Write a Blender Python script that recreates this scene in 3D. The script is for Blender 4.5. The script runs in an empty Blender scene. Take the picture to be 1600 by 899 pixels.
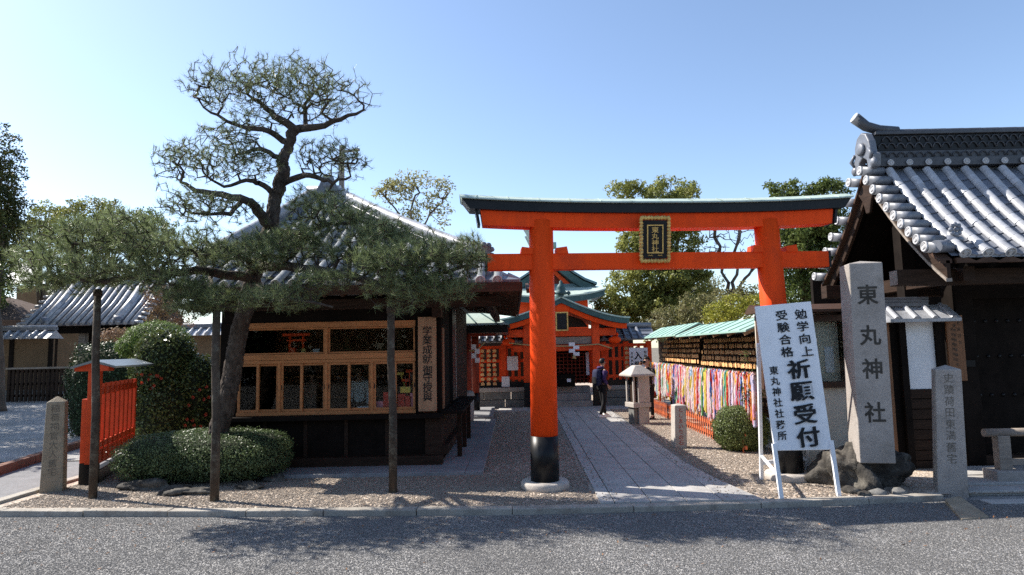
import bpy, math, random
import numpy as np
from mathutils import Vector, Matrix, Euler
random.seed(7); RNG = np.random.default_rng(7)
SC = bpy.context.scene; COL = SC.collection
# ------------------------------------------------------------------ camera
F = 1000.0; H = 1.9; TH = math.atan(.0973); RO = .02          # focal in photo pixels, eye height, pitch, roll
_c, _s = math.cos(TH), math.sin(TH)
FW = Vector((0, _c, _s)); R0 = Vector((1, 0, 0)); U0 = Vector((0, -_s, _c))
RT = R0*math.cos(RO) - U0*math.sin(RO); UP = U0*math.cos(RO) + R0*math.sin(RO)
EYE = Vector((0, 0, H))
cam = bpy.data.cameras.new('camera'); cam_o = bpy.data.objects.new('camera', cam); COL.objects.link(cam_o)
cam.sensor_width = 36; cam.lens = 36*F/1600; cam.clip_start = .05; cam.clip_end = 4000
cam_o.matrix_world = Matrix(((RT.x, UP.x, -FW.x, 0), (RT.y, UP.y, -FW.y, 0), (RT.z, UP.z, -FW.z, H), (0, 0, 0, 1)))
SC.camera = cam_o
def ray(px, py): return FW + RT*((px-800)/F) - UP*((py-449.5)/F)
def G(px, py, z=0.0):
    d = ray(px, py); return EYE + d*((z-H)/d.z)
def P(px, py, Y):
    d = ray(px, py); return EYE + d*(Y/d.y)
def ZX(px, py, Y):
    p = P(px, py, Y); return p.x, p.z
# ------------------------------------------------------------------ light
SUN_EL = math.radians(43); SUN_ROT = math.radians(-68)
W = bpy.data.worlds.new('World'); SC.world = W; W.use_nodes = True
_n = W.node_tree.nodes; _bg = _n['Background']
_sky = _n.new('ShaderNodeTexSky'); _sky.sky_type = 'NISHITA'; _sky.sun_disc = False
_sky.sun_elevation = SUN_EL; _sky.sun_rotation = SUN_ROT; _sky.altitude = 50; _sky.air_density = .88; _sky.dust_density = .55; _sky.ozone_density = .9
W.node_tree.links.new(_sky.outputs[0], _bg.inputs[0]); _bg.inputs[1].default_value = .115
sl = bpy.data.lights.new('sun', 'SUN'); sl.energy = 4.3; sl.angle = math.radians(.5); sl.color = (1, .94, .85)
so = bpy.data.objects.new('sun', sl); COL.objects.link(so)
SUND = Vector((math.sin(SUN_ROT)*math.cos(SUN_EL), math.cos(SUN_ROT)*math.cos(SUN_EL), math.sin(SUN_EL)))
so.rotation_euler = SUND.to_track_quat('Z', 'Y').to_euler()
SC.view_settings.view_transform = 'Standard'; SC.view_settings.look = 'None'; SC.view_settings.gamma = 1
SC.view_settings.exposure = 1.1
SC.render.engine = 'CYCLES'; SC.cycles.max_bounces = 6; SC.cycles.transparent_max_bounces = 12
SC.cycles.use_denoising = False
# ------------------------------------------------------------------ materials
MATS = {}
def mat(name, col, rough=.7, var=.25, scale=6.0, bump=0.0, bscale=None, metal=0.0, spec=.22, col2=None, island=0.0,
        stretch=None, transl=0.0, dirt=None, coord='Object', coat=0.0, fine=0.0, attr=None):
    """principled surface: base colour broken up by noise, optional second tone, bump, per-piece value change"""
    m = bpy.data.materials.new(name); m.use_nodes = True; t = m.node_tree; N = t.nodes; L = t.links
    b = N['Principled BSDF']; b.inputs['Roughness'].default_value = rough; b.inputs['Metallic'].default_value = metal
    b.inputs['Specular IOR Level'].default_value = spec; b.inputs['Coat Weight'].default_value = coat
    tc = N.new('ShaderNodeTexCoord'); src = tc.outputs[coord]
    if stretch:
        mp = N.new('ShaderNodeMapping'); mp.inputs['Scale'].default_value = stretch; L.new(src, mp.inputs[0]); src = mp.outputs[0]
    nz = N.new('ShaderNodeTexNoise'); nz.inputs['Scale'].default_value = scale; nz.inputs['Detail'].default_value = 6; nz.inputs['Roughness'].default_value = .65
    L.new(src, nz.inputs['Vector'])
    rp = N.new('ShaderNodeValToRGB'); c2 = col2 or tuple(c*(1-var) for c in col); c1 = col if col2 else tuple(min(1, c*(1+var)) for c in col)
    rp.color_ramp.elements[0].position = .33; rp.color_ramp.elements[1].position = .67
    rp.color_ramp.elements[0].color = (*c2, 1); rp.color_ramp.elements[1].color = (*c1, 1)
    L.new(nz.outputs[0], rp.inputs[0]); out = rp.outputs[0]
    def mul(a, fac_socket, lo, hi):
        mr = N.new('ShaderNodeMapRange'); mr.inputs[3].default_value = lo; mr.inputs[4].default_value = hi; L.new(fac_socket, mr.inputs[0])
        mx = N.new('ShaderNodeMix'); mx.data_type = 'RGBA'; mx.blend_type = 'MULTIPLY'; mx.inputs[0].default_value = 1
        L.new(a, mx.inputs[6]); L.new(mr.outputs[0], mx.inputs[7]); return mx.outputs[2]
    if attr:
        at = N.new('ShaderNodeAttribute'); at.attribute_name = attr; out = at.outputs['Color']
    if fine:
        n2 = N.new('ShaderNodeTexNoise'); n2.inputs['Scale'].default_value = scale*14; n2.inputs['Detail'].default_value = 2
        L.new(src, n2.inputs['Vector']); mr0 = n2.outputs[0]; out = mul(out, mr0, 1-fine*1.6, 1+fine*1.6)
    if island:
        ge = N.new('ShaderNodeNewGeometry'); out = mul(out, ge.outputs['Random Per Island'], 1-island, 1+island)
        oi = N.new('ShaderNodeObjectInfo'); out = mul(out, oi.outputs['Random'], 1-island*.6, 1+island*.6)
    if dirt:
        n3 = N.new('ShaderNodeTexNoise'); n3.inputs['Scale'].default_value = dirt[1]; n3.inputs['Detail'].default_value = 8; n3.inputs['Roughness'].default_value = .7
        L.new(tc.outputs[coord], n3.inputs['Vector']); r3 = N.new('ShaderNodeValToRGB'); r3.color_ramp.elements[0].position = .5; r3.color_ramp.elements[1].position = .68
        L.new(n3.outputs[0], r3.inputs[0]); mm = N.new('ShaderNodeMix'); mm.data_type = 'RGBA'
        L.new(r3.outputs[0], mm.inputs[0]); L.new(out, mm.inputs[6]); mm.inputs[7].default_value = (*dirt[0], 1); out = mm.outputs[2]
    L.new(out, b.inputs['Base Color'])
    if bump:
        bn = N.new('ShaderNodeTexNoise'); bn.inputs['Scale'].default_value = bscale or scale*3; bn.inputs['Detail'].default_value = 5
        L.new(src, bn.inputs['Vector']); bp = N.new('ShaderNodeBump'); bp.inputs['Strength'].default_value = min(1, bump); bp.inputs['Distance'].default_value = .02
        L.new(bn.outputs[0], bp.inputs['Height']); L.new(bp.outputs[0], b.inputs['Normal'])
    if transl:
        tr = N.new('ShaderNodeBsdfTranslucent'); L.new(out, tr.inputs[0]); ms = N.new('ShaderNodeMixShader'); ms.inputs[0].default_value = transl
        L.new(b.outputs[0], ms.inputs[1]); L.new(tr.outputs[0], ms.inputs[2]); L.new(ms.outputs[0], N['Material Output'].inputs[0])
    MATS[name] = m; return m
def glass_mat(name, tint=(.9, .93, .92), refl=.08):
    m = bpy.data.materials.new(name); m.use_nodes = True; t = m.node_tree; N = t.nodes; L = t.links
    N.remove(N['Principled BSDF']); tr = N.new('ShaderNodeBsdfTransparent'); tr.inputs[0].default_value = (*tint, 1)
    gl = N.new('ShaderNodeBsdfGlossy'); gl.inputs['Roughness'].default_value = .02; fr = N.new('ShaderNodeFresnel'); fr.inputs[0].default_value = 1.22
    ms = N.new('ShaderNodeMixShader'); L.new(fr.outputs[0], ms.inputs[0]); L.new(tr.outputs[0], ms.inputs[1]); L.new(gl.outputs[0], ms.inputs[2])
    L.new(ms.outputs[0], N['Material Output'].inputs[0]); MATS[name] = m; return m
RED = mat('vermilion', (.82, .068, .008), .55, .10, 2.5, bump=.10, bscale=9, dirt=((.60, .055, .012), 1.6), fine=.05, spec=.10, stretch=(5, 5, .7))
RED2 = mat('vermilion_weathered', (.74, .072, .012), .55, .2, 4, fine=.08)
SHADEW = mat('recess_shade_wood', (.005, .004, .0035), .85, .3, 4, spec=.04)  # near-black stands in for the deep shade under the gate roof
REDF = mat('fence_red', (.58, .066, .015), .6, .2, 5, fine=.1)
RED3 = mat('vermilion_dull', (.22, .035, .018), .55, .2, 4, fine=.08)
BLACK = mat('black_lacquer', (.010, .010, .011), .38, .3, 5, fine=.1)
COPG = mat('copper_patina_pale', (.42, .50, .44), .7, .14, 3, bump=.1, dirt=((.24, .30, .27), 3), fine=.1)
COPT = mat('copper_patina', (.27, .41, .355), .65, .12, 2, bump=.1, dirt=((.20, .36, .31), 1.5), fine=.08, stretch=(1, 1, 1))
COPD = mat('copper_dark', (.05, .095, .095), .55, .3, 3, fine=.1)
COPB = mat('copper_bluegrey', (.13, .20, .22), .5, .2, 3, fine=.1)
DWOOD = mat('dark_wood', (.032, .019, .013), .7, .35, 3, bump=.2, stretch=(1, 1, 8), fine=.12, spec=.12)
BWOOD = mat('blackened_wood', (.012, .009, .0075), .8, .35, 3, bump=.15, fine=.12, spec=.06)
EWOOD = mat('eave_wood', (.060, .032, .020), .7, .3, 3, bump=.2, stretch=(1, 6, 6), fine=.12)
FWOOD = mat('window_wood', (.44, .185, .07), .5, .18, 3, stretch=(1, 6, 6), bump=.05, fine=.12)
BOARDW = mat('pale_board', (.36, .215, .125), .55, .15, 2, stretch=(8, 8, 1), fine=.12)
GREYW = mat('weathered_wood', (.26, .22, .185), .8, .25, 3, stretch=(1, 6, 6), bump=.3, fine=.15)
BROWNB = mat('brown_board', (.21, .10, .05), .6, .2, 3, stretch=(9, 9, 1), fine=.12)
POLEW = mat('pole_bark', (.060, .045, .034), .85, .5, 5, bump=.6, bscale=25, stretch=(1, 1, .3), dirt=((.15, .14, .11), 6))
TILE = mat('roof_tile', (.34, .345, .365), .38, .2, 5, bump=.12, island=.3, fine=.14, dirt=((.17, .175, .18), 2.6), spec=.55)
TILES = mat('shop_tile', (.20, .215, .225), .42, .25, 5, bump=.1, island=.3, fine=.14, dirt=((.11, .115, .115), 3), spec=.4)
TILED = mat('roof_tile_dark', (.14, .15, .175), .45, .2, 8, island=.2, fine=.1, spec=.6)
DISC = mat('tile_disc', (.42, .42, .43), .55, .2, 14, island=.15, bump=.4, bscale=40, fine=.15)
STONE = mat('granite', (.33, .30, .275), .75, .16, 5, bump=.35, bscale=60, fine=.22, dirt=((.20, .18, .16), 2.5))
STONEW = mat('granite_warm', (.27, .225, .165), .8, .18, 5, bump=.4, bscale=50, fine=.22, dirt=((.24, .19, .13), 2.2))
STONED = mat('old_stone', (.17, .165, .155), .8, .25, 3, bump=.4, bscale=30, fine=.2)
ROCK = mat('dark_rock', (.055, .050, .044), .85, .6, 4, bump=1.0, bscale=14, fine=.3, dirt=((.17, .155, .13), 5))
MARK = mat('marker_stone', (.42, .38, .34), .75, .12, 6, bump=.3, bscale=70, fine=.2)
CARVE = mat('carved_dark', (.055, .05, .043), .9, .3, 8)
CARVEL = mat('carved_worn', (.13, .115, .095), .9, .3, 14)
TILEK = mat('ridge_tile_shaded', (.045, .047, .055), .5, .25, 8, island=.2, fine=.1, spec=.5)  # darker copy of the tile; shade of the ridge front put into the colour
REDINK = mat('red_ink', (.36, .05, .035), .7, .15, 8)
INK = mat('black_ink', (.012, .012, .013), .55, .2, 8)
GOLD = mat('gold', (.62, .40, .13), .45, .3, 12, metal=.35, bump=.3, bscale=40, fine=.15)
WHITE = mat('white_paint', (.77, .78, .80), .6, .05, 3, fine=.03, dirt=((.66, .66, .655), 1.1))
PAPER = mat('white_paper', (.74, .73, .76), .8, .04, 3)
PLASTER = mat('cream_plaster', (.60, .545, .45), .85, .08, 2, fine=.06)
PLASTB = mat('brown_plaster', (.14, .092, .052), .85, .15, 1.5, fine=.08)
CONC = mat('apron_concrete', (.25, .25, .255), .85, .12, 3, bump=.15, bscale=40, fine=.12, dirt=((.18, .18, .185), 1.3))
ASPH = mat('side_road', (.20, .20, .205), .9, .12, 3, bump=.3, bscale=80, fine=.2)
KERB = mat('kerb_stone', (.36, .33, .285), .8, .18, 4, bump=.4, bscale=45, island=.14, fine=.2, dirt=((.22, .19, .16), 3))
RKERB = mat('reddish_kerb', (.20, .105, .075), .85, .25, 5, bump=.4, island=.15, fine=.2)
SLAB = mat('path_slab', (.40, .385, .365), .8, .12, 3, bump=.25, bscale=50, island=.12, fine=.16, dirt=((.29, .275, .26), 1.8))
METAL = mat('grey_metal', (.22, .24, .24), .4, .15, 5, metal=.6)
BLMETAL = mat('black_metal', (.012, .012, .013), .35, .2, 5, metal=.3)
BARK = mat('pine_bark', (.058, .045, .037), .95, .6, 9, bump=1.0, bscale=30, stretch=(1, 1, .45), fine=.35, dirt=((.105, .088, .075), 9))
TWIG = mat('pine_twig', (.052, .037, .028), .9, .35, 6, fine=.15)
TRUNK = mat('trunk_bark', (.10, .08, .062), .9, .35, 6, bump=.6, stretch=(1, 1, .4))
NEED = mat('pine_needles', (.235, .275, .125), .38, .25, 1.3, island=.5, transl=.45, col2=(.15, .195, .080), spec=.6)
def leafm(n, c, c2, tr=.25, isl=.4, rough=.45): return mat(n, c, rough, .25, .8, island=isl, transl=tr, col2=c2)
LEAF_OL = leafm('leaf_olive', (.27, .275, .075), (.17, .19, .055), .48)
LEAF_MID = leafm('leaf_mid', (.16, .195, .055), (.09, .13, .036), .42)
LEAF_DK = leafm('leaf_dark', (.045, .080, .028), (.03, .055, .02), .12)
LEAF_CY = leafm('leaf_cypress', (.085, .085, .022), (.035, .05, .015), .2)
LEAF_YE = leafm('leaf_yellow', (.36, .33, .05), (.24, .26, .04), .4)
LEAF_RU = leafm('leaf_russet', (.20, .18, .085), (.15, .155, .06), .4)
LEAF_CA = leafm('leaf_camellia', (.125, .145, .042), (.07, .10, .032), .2, .5, .25)
LEAF_AZ = leafm('leaf_azalea', (.165, .215, .095), (.11, .16, .065), .3, .45, .4)
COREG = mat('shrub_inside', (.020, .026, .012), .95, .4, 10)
LEAF_BU = leafm('leaf_bush', (.14, .16, .05), (.08, .11, .035), .15, .45, .4)
LEAF_BR = leafm('leaf_bright', (.13, .19, .04), (.09, .14, .03))
LEAF_PK = leafm('leaf_pinkish', (.42, .25, .19), (.30, .26, .12))
FLOWER = mat('camellia_red', (.34, .045, .02), .5, .25, 5, island=.3, transl=.2)
GLASS = glass_mat('window_glass')
EMAW = mat('ema_wood', (.64, .36, .16), .6, .2, 4, island=.3, fine=.1)
CRANE = mat('crane_paper', (1, 1, 1), .8, attr='Col', island=.08, transl=.4, spec=.1)
PICKET = mat('picket_paint', (.46, .12, .05), .6, .2, 5, island=.2, fine=.1)
SKIN = mat('skin', (.50, .29, .20), .55, .06, 5)
HAIR = mat('hair', (.014, .011, .010), .5, .3, 20)
NAVY = mat('navy_cloth', (.020, .024, .060), .8, .2, 6)
PURPLE = mat('purple_cloth', (.050, .026, .095), .8, .2, 6)
BLKCLOTH = mat('black_cloth', (.014, .013, .015), .85, .2, 6)
GREYCLOTH = mat('pale_cloth', (.78, .76, .75), .85, .12, 8)
FABRED = mat('red_box', (.50, .05, .03), .6, .2, 6)
YELL = mat('yellow_card', (.60, .42, .08), .6, .2, 6)
PINK = mat('pink_box', (.62, .22, .28), .6, .15, 6)
ROPE = mat('straw_rope', (.42, .31, .15), .9, .2, 20)
# ------------------------------------------------------------------ mesh helpers
class MB:
    def __init__(s): s.v = []; s.f = []; s.sm = []
    def add(s, vs, fs, smooth=False):
        o = len(s.v); s.v += [tuple(p) for p in vs]; s.f += [tuple(i+o for i in f) for f in fs]; s.sm += [smooth]*len(fs); return s
    def box(s, x0, x1, y0, y1, z0, z1, rot=None, c=None):
        p = [Vector((x, y, z)) for z in (z0, z1) for y in (y0, y1) for x in (x0, x1)]
        if rot is not None:
            cc = Vector(c) if c is not None else Vector(((x0+x1)/2, (y0+y1)/2, (z0+z1)/2)); p = [rot @ (q-cc) + cc for q in p]
        return s.add(p, [(0, 2, 3, 1), (4, 5, 7, 6), (0, 1, 5, 4), (2, 6, 7, 3), (0, 4, 6, 2), (1, 3, 7, 5)])
    def frus(s, cx, cy, z0, z1, a0, b0, a1, b1, dx=0, dy=0):
        p = [(cx-a0, cy-b0, z0), (cx+a0, cy-b0, z0), (cx+a0, cy+b0, z0), (cx-a0, cy+b0, z0),
             (cx+dx-a1, cy+dy-b1, z1), (cx+dx+a1, cy+dy-b1, z1), (cx+dx+a1, cy+dy+b1, z1), (cx+dx-a1, cy+dy+b1, z1)]
        return s.add(p, [(3, 2, 1, 0), (4, 5, 6, 7), (0, 1, 5, 4), (1, 2, 6, 5), (2, 3, 7, 6), (3, 0, 4, 7)])
    def beam(s, a, b, w, h, up=(0, 0, 1)):
        a = Vector(a); b = Vector(b); d = (b-a).normalized(); u = Vector(up); r = d.cross(u)
        if r.length < 1e-4: r = d.cross(Vector((0, 1, 0)))
        r.normalize(); u = r.cross(d)
        p = [q + r*sx*w/2 + u*sz*h/2 for q in (a, b) for sx, sz in ((-1, -1), (1, -1), (1, 1), (-1, 1))]
        return s.add(p, [(3, 2, 1, 0), (4, 5, 6, 7), (0, 1, 5, 4), (1, 2, 6, 5), (2, 3, 7, 6), (3, 0, 4, 7)])
    def tube(s, pts, rad, n=8, caps=True, smooth=True):
        pts = [Vector(p) for p in pts]; m = len(pts); rad = [rad]*m if isinstance(rad, (int, float)) else rad
        vs = []; fs = []; prev = None
        for i, p in enumerate(pts):
            d = (pts[min(i+1, m-1)] - pts[max(i-1, 0)]); d = d.normalized() if d.length > 1e-7 else Vector((0, 0, 1))
            if prev is None: r = d.cross(Vector((0, 0, 1)) if abs(d.z) < .9 else Vector((1, 0, 0))).normalized()
            else:
                r = prev - d*prev.dot(d); r = r.normalized() if r.length > 1e-5 else d.orthogonal().normalized()
            prev = r; q = d.cross(r)
            for k in range(n):
                a = 2*math.pi*k/n; vs.append(p + (r*math.cos(a) + q*math.sin(a))*rad[i])
        for i in range(m-1):
            for k in range(n): fs.append((i*n+k, i*n+(k+1) % n, (i+1)*n+(k+1) % n, (i+1)*n+k))
        s.add(vs, fs, smooth)
        if caps: o = len(s.v)-len(vs); s.f += [tuple(o+k for k in range(n))[::-1], tuple(o+(m-1)*n+k for k in range(n))]; s.sm += [False, False]
        return s
    def lathe(s, prof, c, n=16, axis='Z', smooth=True):
        vs = []; fs = []; c = Vector(c)
        for r, z in prof:
            for k in range(n):
                a = 2*math.pi*k/n; x, y = r*math.cos(a), r*math.sin(a)
                vs.append(c + (Vector((x, y, z)) if axis == 'Z' else Vector((z, x, y)) if axis == 'X' else Vector((x, z, -y))))
        for i in range(len(prof)-1):
            for k in range(n): fs.append((i*n+k, i*n+(k+1) % n, (i+1)*n+(k+1) % n, (i+1)*n+k))
        fs.append(tuple(range(n))[::-1]); fs.append(tuple((len(prof)-1)*n+k for k in range(n)))
        s.add(vs, fs, smooth); s.sm[-1] = s.sm[-2] = False; return s
    def prism(s, poly, d, smooth=False):
        """poly: list of 3-D points, d: extrusion vector"""
        d = Vector(d); n = len(poly); a = [Vector(p) for p in poly]; b = [p+d for p in a]
        fs = [tuple(range(n))[::-1], tuple(range(n, 2*n))] + [(i, (i+1) % n, n+(i+1) % n, n+i) for i in range(n)]
        return s.add(a+b, fs, smooth)
    def strip(s, A, B, smooth=False):
        n = len(A); return s.add(list(A)+list(B), [(i, i+1, n+i+1, n+i) for i in range(n-1)], smooth)
    def build(s, name, m, parent=None, bevel=0.0, origin=None, kind=None, label=None):
        me = bpy.data.meshes.new(name); o = bpy.data.objects.new(name, me); COL.objects.link(o)
        if parent is not None:
            base = root_of(parent); off = base.location; o.parent = parent
            if parent is not base: pass
        elif origin is not None: off = Vector(origin); o.location = off
        else: off = Vector((0, 0, 0))
        me.from_pydata([(p[0]-off[0], p[1]-off[1], p[2]-off[2]) for p in s.v], [], s.f)
        me.polygons.foreach_set('use_smooth', s.sm); me.materials.append(m); me.update()
        if bevel:
            bv = o.modifiers.new('bevel', 'BEVEL'); bv.width = bevel; bv.segments = 2; bv.limit_method = 'ANGLE'; bv.angle_limit = .6
        if kind: o['kind'] = kind
        if label: o['label'] = label
        return o
def root_of(o):
    while o.parent: o = o.parent
    return o
def thing(name, label, cat, loc=(0, 0, 0), group=None):
    o = bpy.data.objects.new(name, None); COL.objects.link(o); o.location = loc; o.empty_display_size = .1
    return tag(o, label, cat, group)
def tag(o, label, cat, group=None):
    o['label'] = label; o['category'] = cat
    if group: o['group'] = group
    return o
def struct(o, label=None):
    o['kind'] = 'structure'
    if label: o['label'] = label
    return o
def inst(name, mesh, parent, mw):
    """a piece that shares mesh data; mw = world matrix of the piece"""
    o = bpy.data.objects.new(name, mesh); COL.objects.link(o); o.parent = parent
    off = root_of(parent).location if parent else Vector((0, 0, 0))
    o.matrix_local = Matrix.Translation(-Vector(off)) @ mw; return o
def copy_tree(o, parent=None):
    c = o.copy(); COL.objects.link(c); c.parent = parent
    for ch in list(o.children): copy_tree(ch, c)
    return c
def bare_mesh(mb, name, m):
    me = bpy.data.meshes.new(name); me.from_pydata(mb.v, [], mb.f); me.polygons.foreach_set('use_smooth', mb.sm); me.materials.append(m); me.update(); return me
def np_mesh(name, V, Fc, m, parent=None, origin=(0, 0, 0), kind=None, cols=None, smooth=False):
    me = bpy.data.meshes.new(name); V = np.asarray(V, np.float32); Fc = np.asarray(Fc, np.int32)
    o = bpy.data.objects.new(name, me); COL.objects.link(o)
    if parent is not None: o.parent = parent; V = V - np.array(root_of(parent).location, np.float32)
    else: o.location = origin; V = V - np.array(origin, np.float32)
    nf, k = Fc.shape; me.vertices.add(len(V)); me.vertices.foreach_set('co', V.ravel())
    me.loops.add(nf*k); me.loops.foreach_set('vertex_index', Fc.ravel()); me.polygons.add(nf)
    me.polygons.foreach_set('loop_start', np.arange(nf, dtype=np.int32)*k)
    if smooth: me.polygons.foreach_set('use_smooth', np.ones(nf, bool))
    if cols is not None:
        ca = me.color_attributes.new('Col', 'FLOAT_COLOR', 'POINT'); ca.data.foreach_set('color', np.c_[cols, np.ones(len(cols))].astype(np.float32).ravel())
    me.materials.append(m); me.update(calc_edges=True); me.validate()
    if kind: o['kind'] = kind
    return o
def unit(a): return a/np.maximum(np.linalg.norm(a, axis=1, keepdims=True), 1e-9)
def leaves(C, nrm, size, asp=.5, jit=.7, bend=.25):
    """C (n,3) leaf bases, nrm (n,3) preferred face directions -> folded leaf quads"""
    n = len(C); nr = unit(nrm + RNG.normal(0, jit, (n, 3))); t = unit(np.cross(nr, RNG.normal(0, 1, (n, 3)))); b = np.cross(nr, t)
    L = (size*RNG.uniform(.6, 1.3, n))[:, None]; w = L*asp
    p0 = C; p2 = C + t*L; mid = C + t*L*.5 + nr*L*bend*.3; p1 = mid + b*w*.5 - nr*L*bend*.3; p3 = mid - b*w*.5 - nr*L*bend*.3
    V = np.stack([p0, p1, p2, p3], 1).reshape(-1, 3); return V, np.arange(n*4).reshape(n, 4)
def needles(C, D, n=14, ln=.085, w=.0032, spread=.75):
    """tufts of pine needles: C tip positions, D growth directions"""
    m = len(C); Cn = np.repeat(C, n, 0); Dn = np.repeat(D, n, 0); d = unit(Dn + RNG.normal(0, spread*.6, (m*n, 3)))
    Cn = Cn - np.repeat(D, n, 0)*RNG.uniform(0, .07, (m*n, 1)); L = ln*RNG.uniform(.7, 1.2, (m*n, 1))
    s = unit(np.cross(d, RNG.normal(0, 1, (m*n, 3))))*w
    V = np.stack([Cn - s, Cn + s, Cn + d*L], 1).reshape(-1, 3); return V, np.arange(m*n*3).reshape(-1, 3)
_TXT = {}
def glyph(ch, bold=0.0):
    k = (ch, bold)
    if k not in _TXT:
        cu = bpy.data.curves.new('glyph', 'FONT'); cu.body = ch; cu.offset = bold; cu.resolution_u = 3; cu.extrude = .012
        o = bpy.data.objects.new('glyph', cu); COL.objects.link(o); dg = bpy.context.evaluated_depsgraph_get()
        me = bpy.data.meshes.new_from_object(o.evaluated_get(dg)); vs = [v.co.copy() for v in me.vertices]; fs = [tuple(p.vertices) for p in me.polygons]
        bpy.data.objects.remove(o); bpy.data.curves.remove(cu); bpy.data.meshes.remove(me)
        if vs:
            x0 = min(v.x for v in vs); x1 = max(v.x for v in vs); y0 = min(v.y for v in vs); y1 = max(v.y for v in vs)
            for v in vs: v.x -= (x0+x1)/2; v.y -= (y0+y1)/2
        _TXT[k] = (vs, fs)
    return _TXT[k]
def letters(name, chars, m, parent, bold=0.018):
    """chars: list of (character, centre, size, right vector, up vector)"""
    mb = MB()
    for ch, c, sz, r, u in chars:
        vs, fs = glyph(ch, bold); c = Vector(c); r = Vector(r).normalized(); u = Vector(u).normalized(); n = r.cross(u)
        sx, sy = (sz if isinstance(sz, tuple) else (sz, sz))
        mb.add([c + r*v.x*sx + u*v.y*sy + n*v.z*min(sx, sy) for v in vs], fs)
    return mb.build(name, m, parent)
def vtext(s, top, step, size, r, u):
    """a column of characters running down from the centre of the first one"""
    return [(ch, Vector(top) - Vector(u).normalized()*step*i, size, r, u) for i, ch in enumerate(s) if ch != ' ']
def noise_blob(mb, c, rx, ry, rz, n=10, m=16, amp=.18, seed=0, flat=None):
    """a lumpy stone"""
    rg = np.random.default_rng(seed); k = rg.normal(0, 1.6, (7, 3)); ph = rg.uniform(0, 6.28, 7); vs = []; c = Vector(c)
    for i in range(n+1):
        th = math.pi*i/n
        for j in range(m):
            a = 2*math.pi*j/m; d = np.array([math.sin(th)*math.cos(a), math.sin(th)*math.sin(a), math.cos(th)])
            g = 1 + amp*sum(math.sin(k[q].dot(d)*1.7+ph[q]) for q in range(7))/2.6; g += amp*.35*math.sin(d[0]*9+ph[0])*math.sin(d[1]*8+ph[1])*math.sin(d[2]*9+ph[2])
            g += amp*.22*math.sin(d[0]*17+ph[3])*math.sin(d[1]*15+ph[4]+d[2]*7) + amp*.16*abs(math.sin(d[0]*11+d[2]*13+ph[5]))
            p = c + Vector((d[0]*rx*g, d[1]*ry*g, d[2]*rz*g))
            if flat is not None: p.z = max(p.z, flat)
            vs.append(p)
    fs = [(i*m+j, (i+1)*m+j, (i+1)*m+(j+1) % m, i*m+(j+1) % m) for i in range(n) for j in range(m)]
    return mb.add(vs, fs, True)
# ------------------------------------------------------------------ ground
def gravel_mat(name, tones, bumpsc, rough=.85, voro=60):
    m = bpy.data.materials.new(name); m.use_nodes = True; t = m.node_tree; N = t.nodes; L = t.links; b = N['Principled BSDF']; b.inputs['Roughness'].default_value = rough
    tc = N.new('ShaderNodeTexCoord'); vo = N.new('ShaderNodeTexVoronoi'); vo.inputs['Scale'].default_value = voro; L.new(tc.outputs['Object'], vo.inputs['Vector'])
    oi = N.new('ShaderNodeObjectInfo'); sx = N.new('ShaderNodeSeparateColor'); L.new(vo.outputs['Color'], sx.inputs[0])
    ad = N.new('ShaderNodeMath'); ad.operation = 'ADD'; L.new(sx.outputs[0], ad.inputs[0]); L.new(oi.outputs['Random'], ad.inputs[1])
    fr = N.new('ShaderNodeMath'); fr.operation = 'FRACT'; L.new(ad.outputs[0], fr.inputs[0])
    rp = N.new('ShaderNodeValToRGB'); e = rp.color_ramp.elements; rp.color_ramp.interpolation = 'CONSTANT'
    for i, c in enumerate(tones):
        if i < 2: el = e[i]; el.position = i/len(tones)
        else: el = e.new(i/len(tones))
        el.color = (*c, 1)
    L.new(fr.outputs[0], rp.inputs[0])
    nz = N.new('ShaderNodeTexNoise'); nz.inputs['Scale'].default_value = .9; nz.inputs['Detail'].default_value = 4; L.new(tc.outputs['Object'], nz.inputs['Vector'])
    mr = N.new('ShaderNodeMapRange'); mr.inputs[1].default_value = .3; mr.inputs[2].default_value = .7; mr.inputs[3].default_value = .74; mr.inputs[4].default_value = 1.2; L.new(nz.outputs[0], mr.inputs[0])
    mx = N.new('ShaderNodeMix'); mx.data_type = 'RGBA'; mx.blend_type = 'MULTIPLY'; mx.inputs[0].default_value = 1; L.new(rp.outputs[0], mx.inputs[6]); L.new(mr.outputs[0], mx.inputs[7])
    L.new(mx.outputs[2], b.inputs['Base Color'])
    bp = N.new('ShaderNodeBump'); bp.inputs['Strength'].default_value = .9; bp.inputs['Distance'].default_value = .012; bp.invert = True
    L.new(vo.outputs['Distance'], bp.inputs['Height']); L.new(bp.outputs[0], b.inputs['Normal']); return m
GR_ROAD = gravel_mat('road_gravel_mat', [(.17, .167, .164), (.255, .247, .238), (.205, .202, .199), (.345, .333, .316), (.13, .128, .129), (.228, .222, .217), (.285, .274, .258)], .01, voro=70)
GR_FORE = gravel_mat('forecourt_gravel_mat', [(.42, .33, .25), (.30, .235, .18), (.50, .43, .35), (.26, .205, .165), (.56, .50, .43), (.37, .29, .215), (.33, .28, .24), (.46, .36, .27)], .01, voro=38)
GR_FAR = gravel_mat('far_gravel_mat', [(.30, .29, .28), (.38, .36, .34), (.24, .235, .23), (.34, .33, .31)], .01, voro=40)
EARTH = mat('earth', (.16, .14, .11), .95, .3, 2)
KP = [(-6.95, 8.33), (-6.5, 8.27), (-3.3, 8.02), (-.05, 7.85), (1.4, 7.86), (2.95, 7.92), (4.3, 8.02), (5.28, 8.12)]
def sheet(name, pts, z, m):
    mb = MB(); mb.add([(x, y, z) for x, y in pts], [tuple(range(len(pts)))]); return struct(mb.build(name, m))
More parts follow.
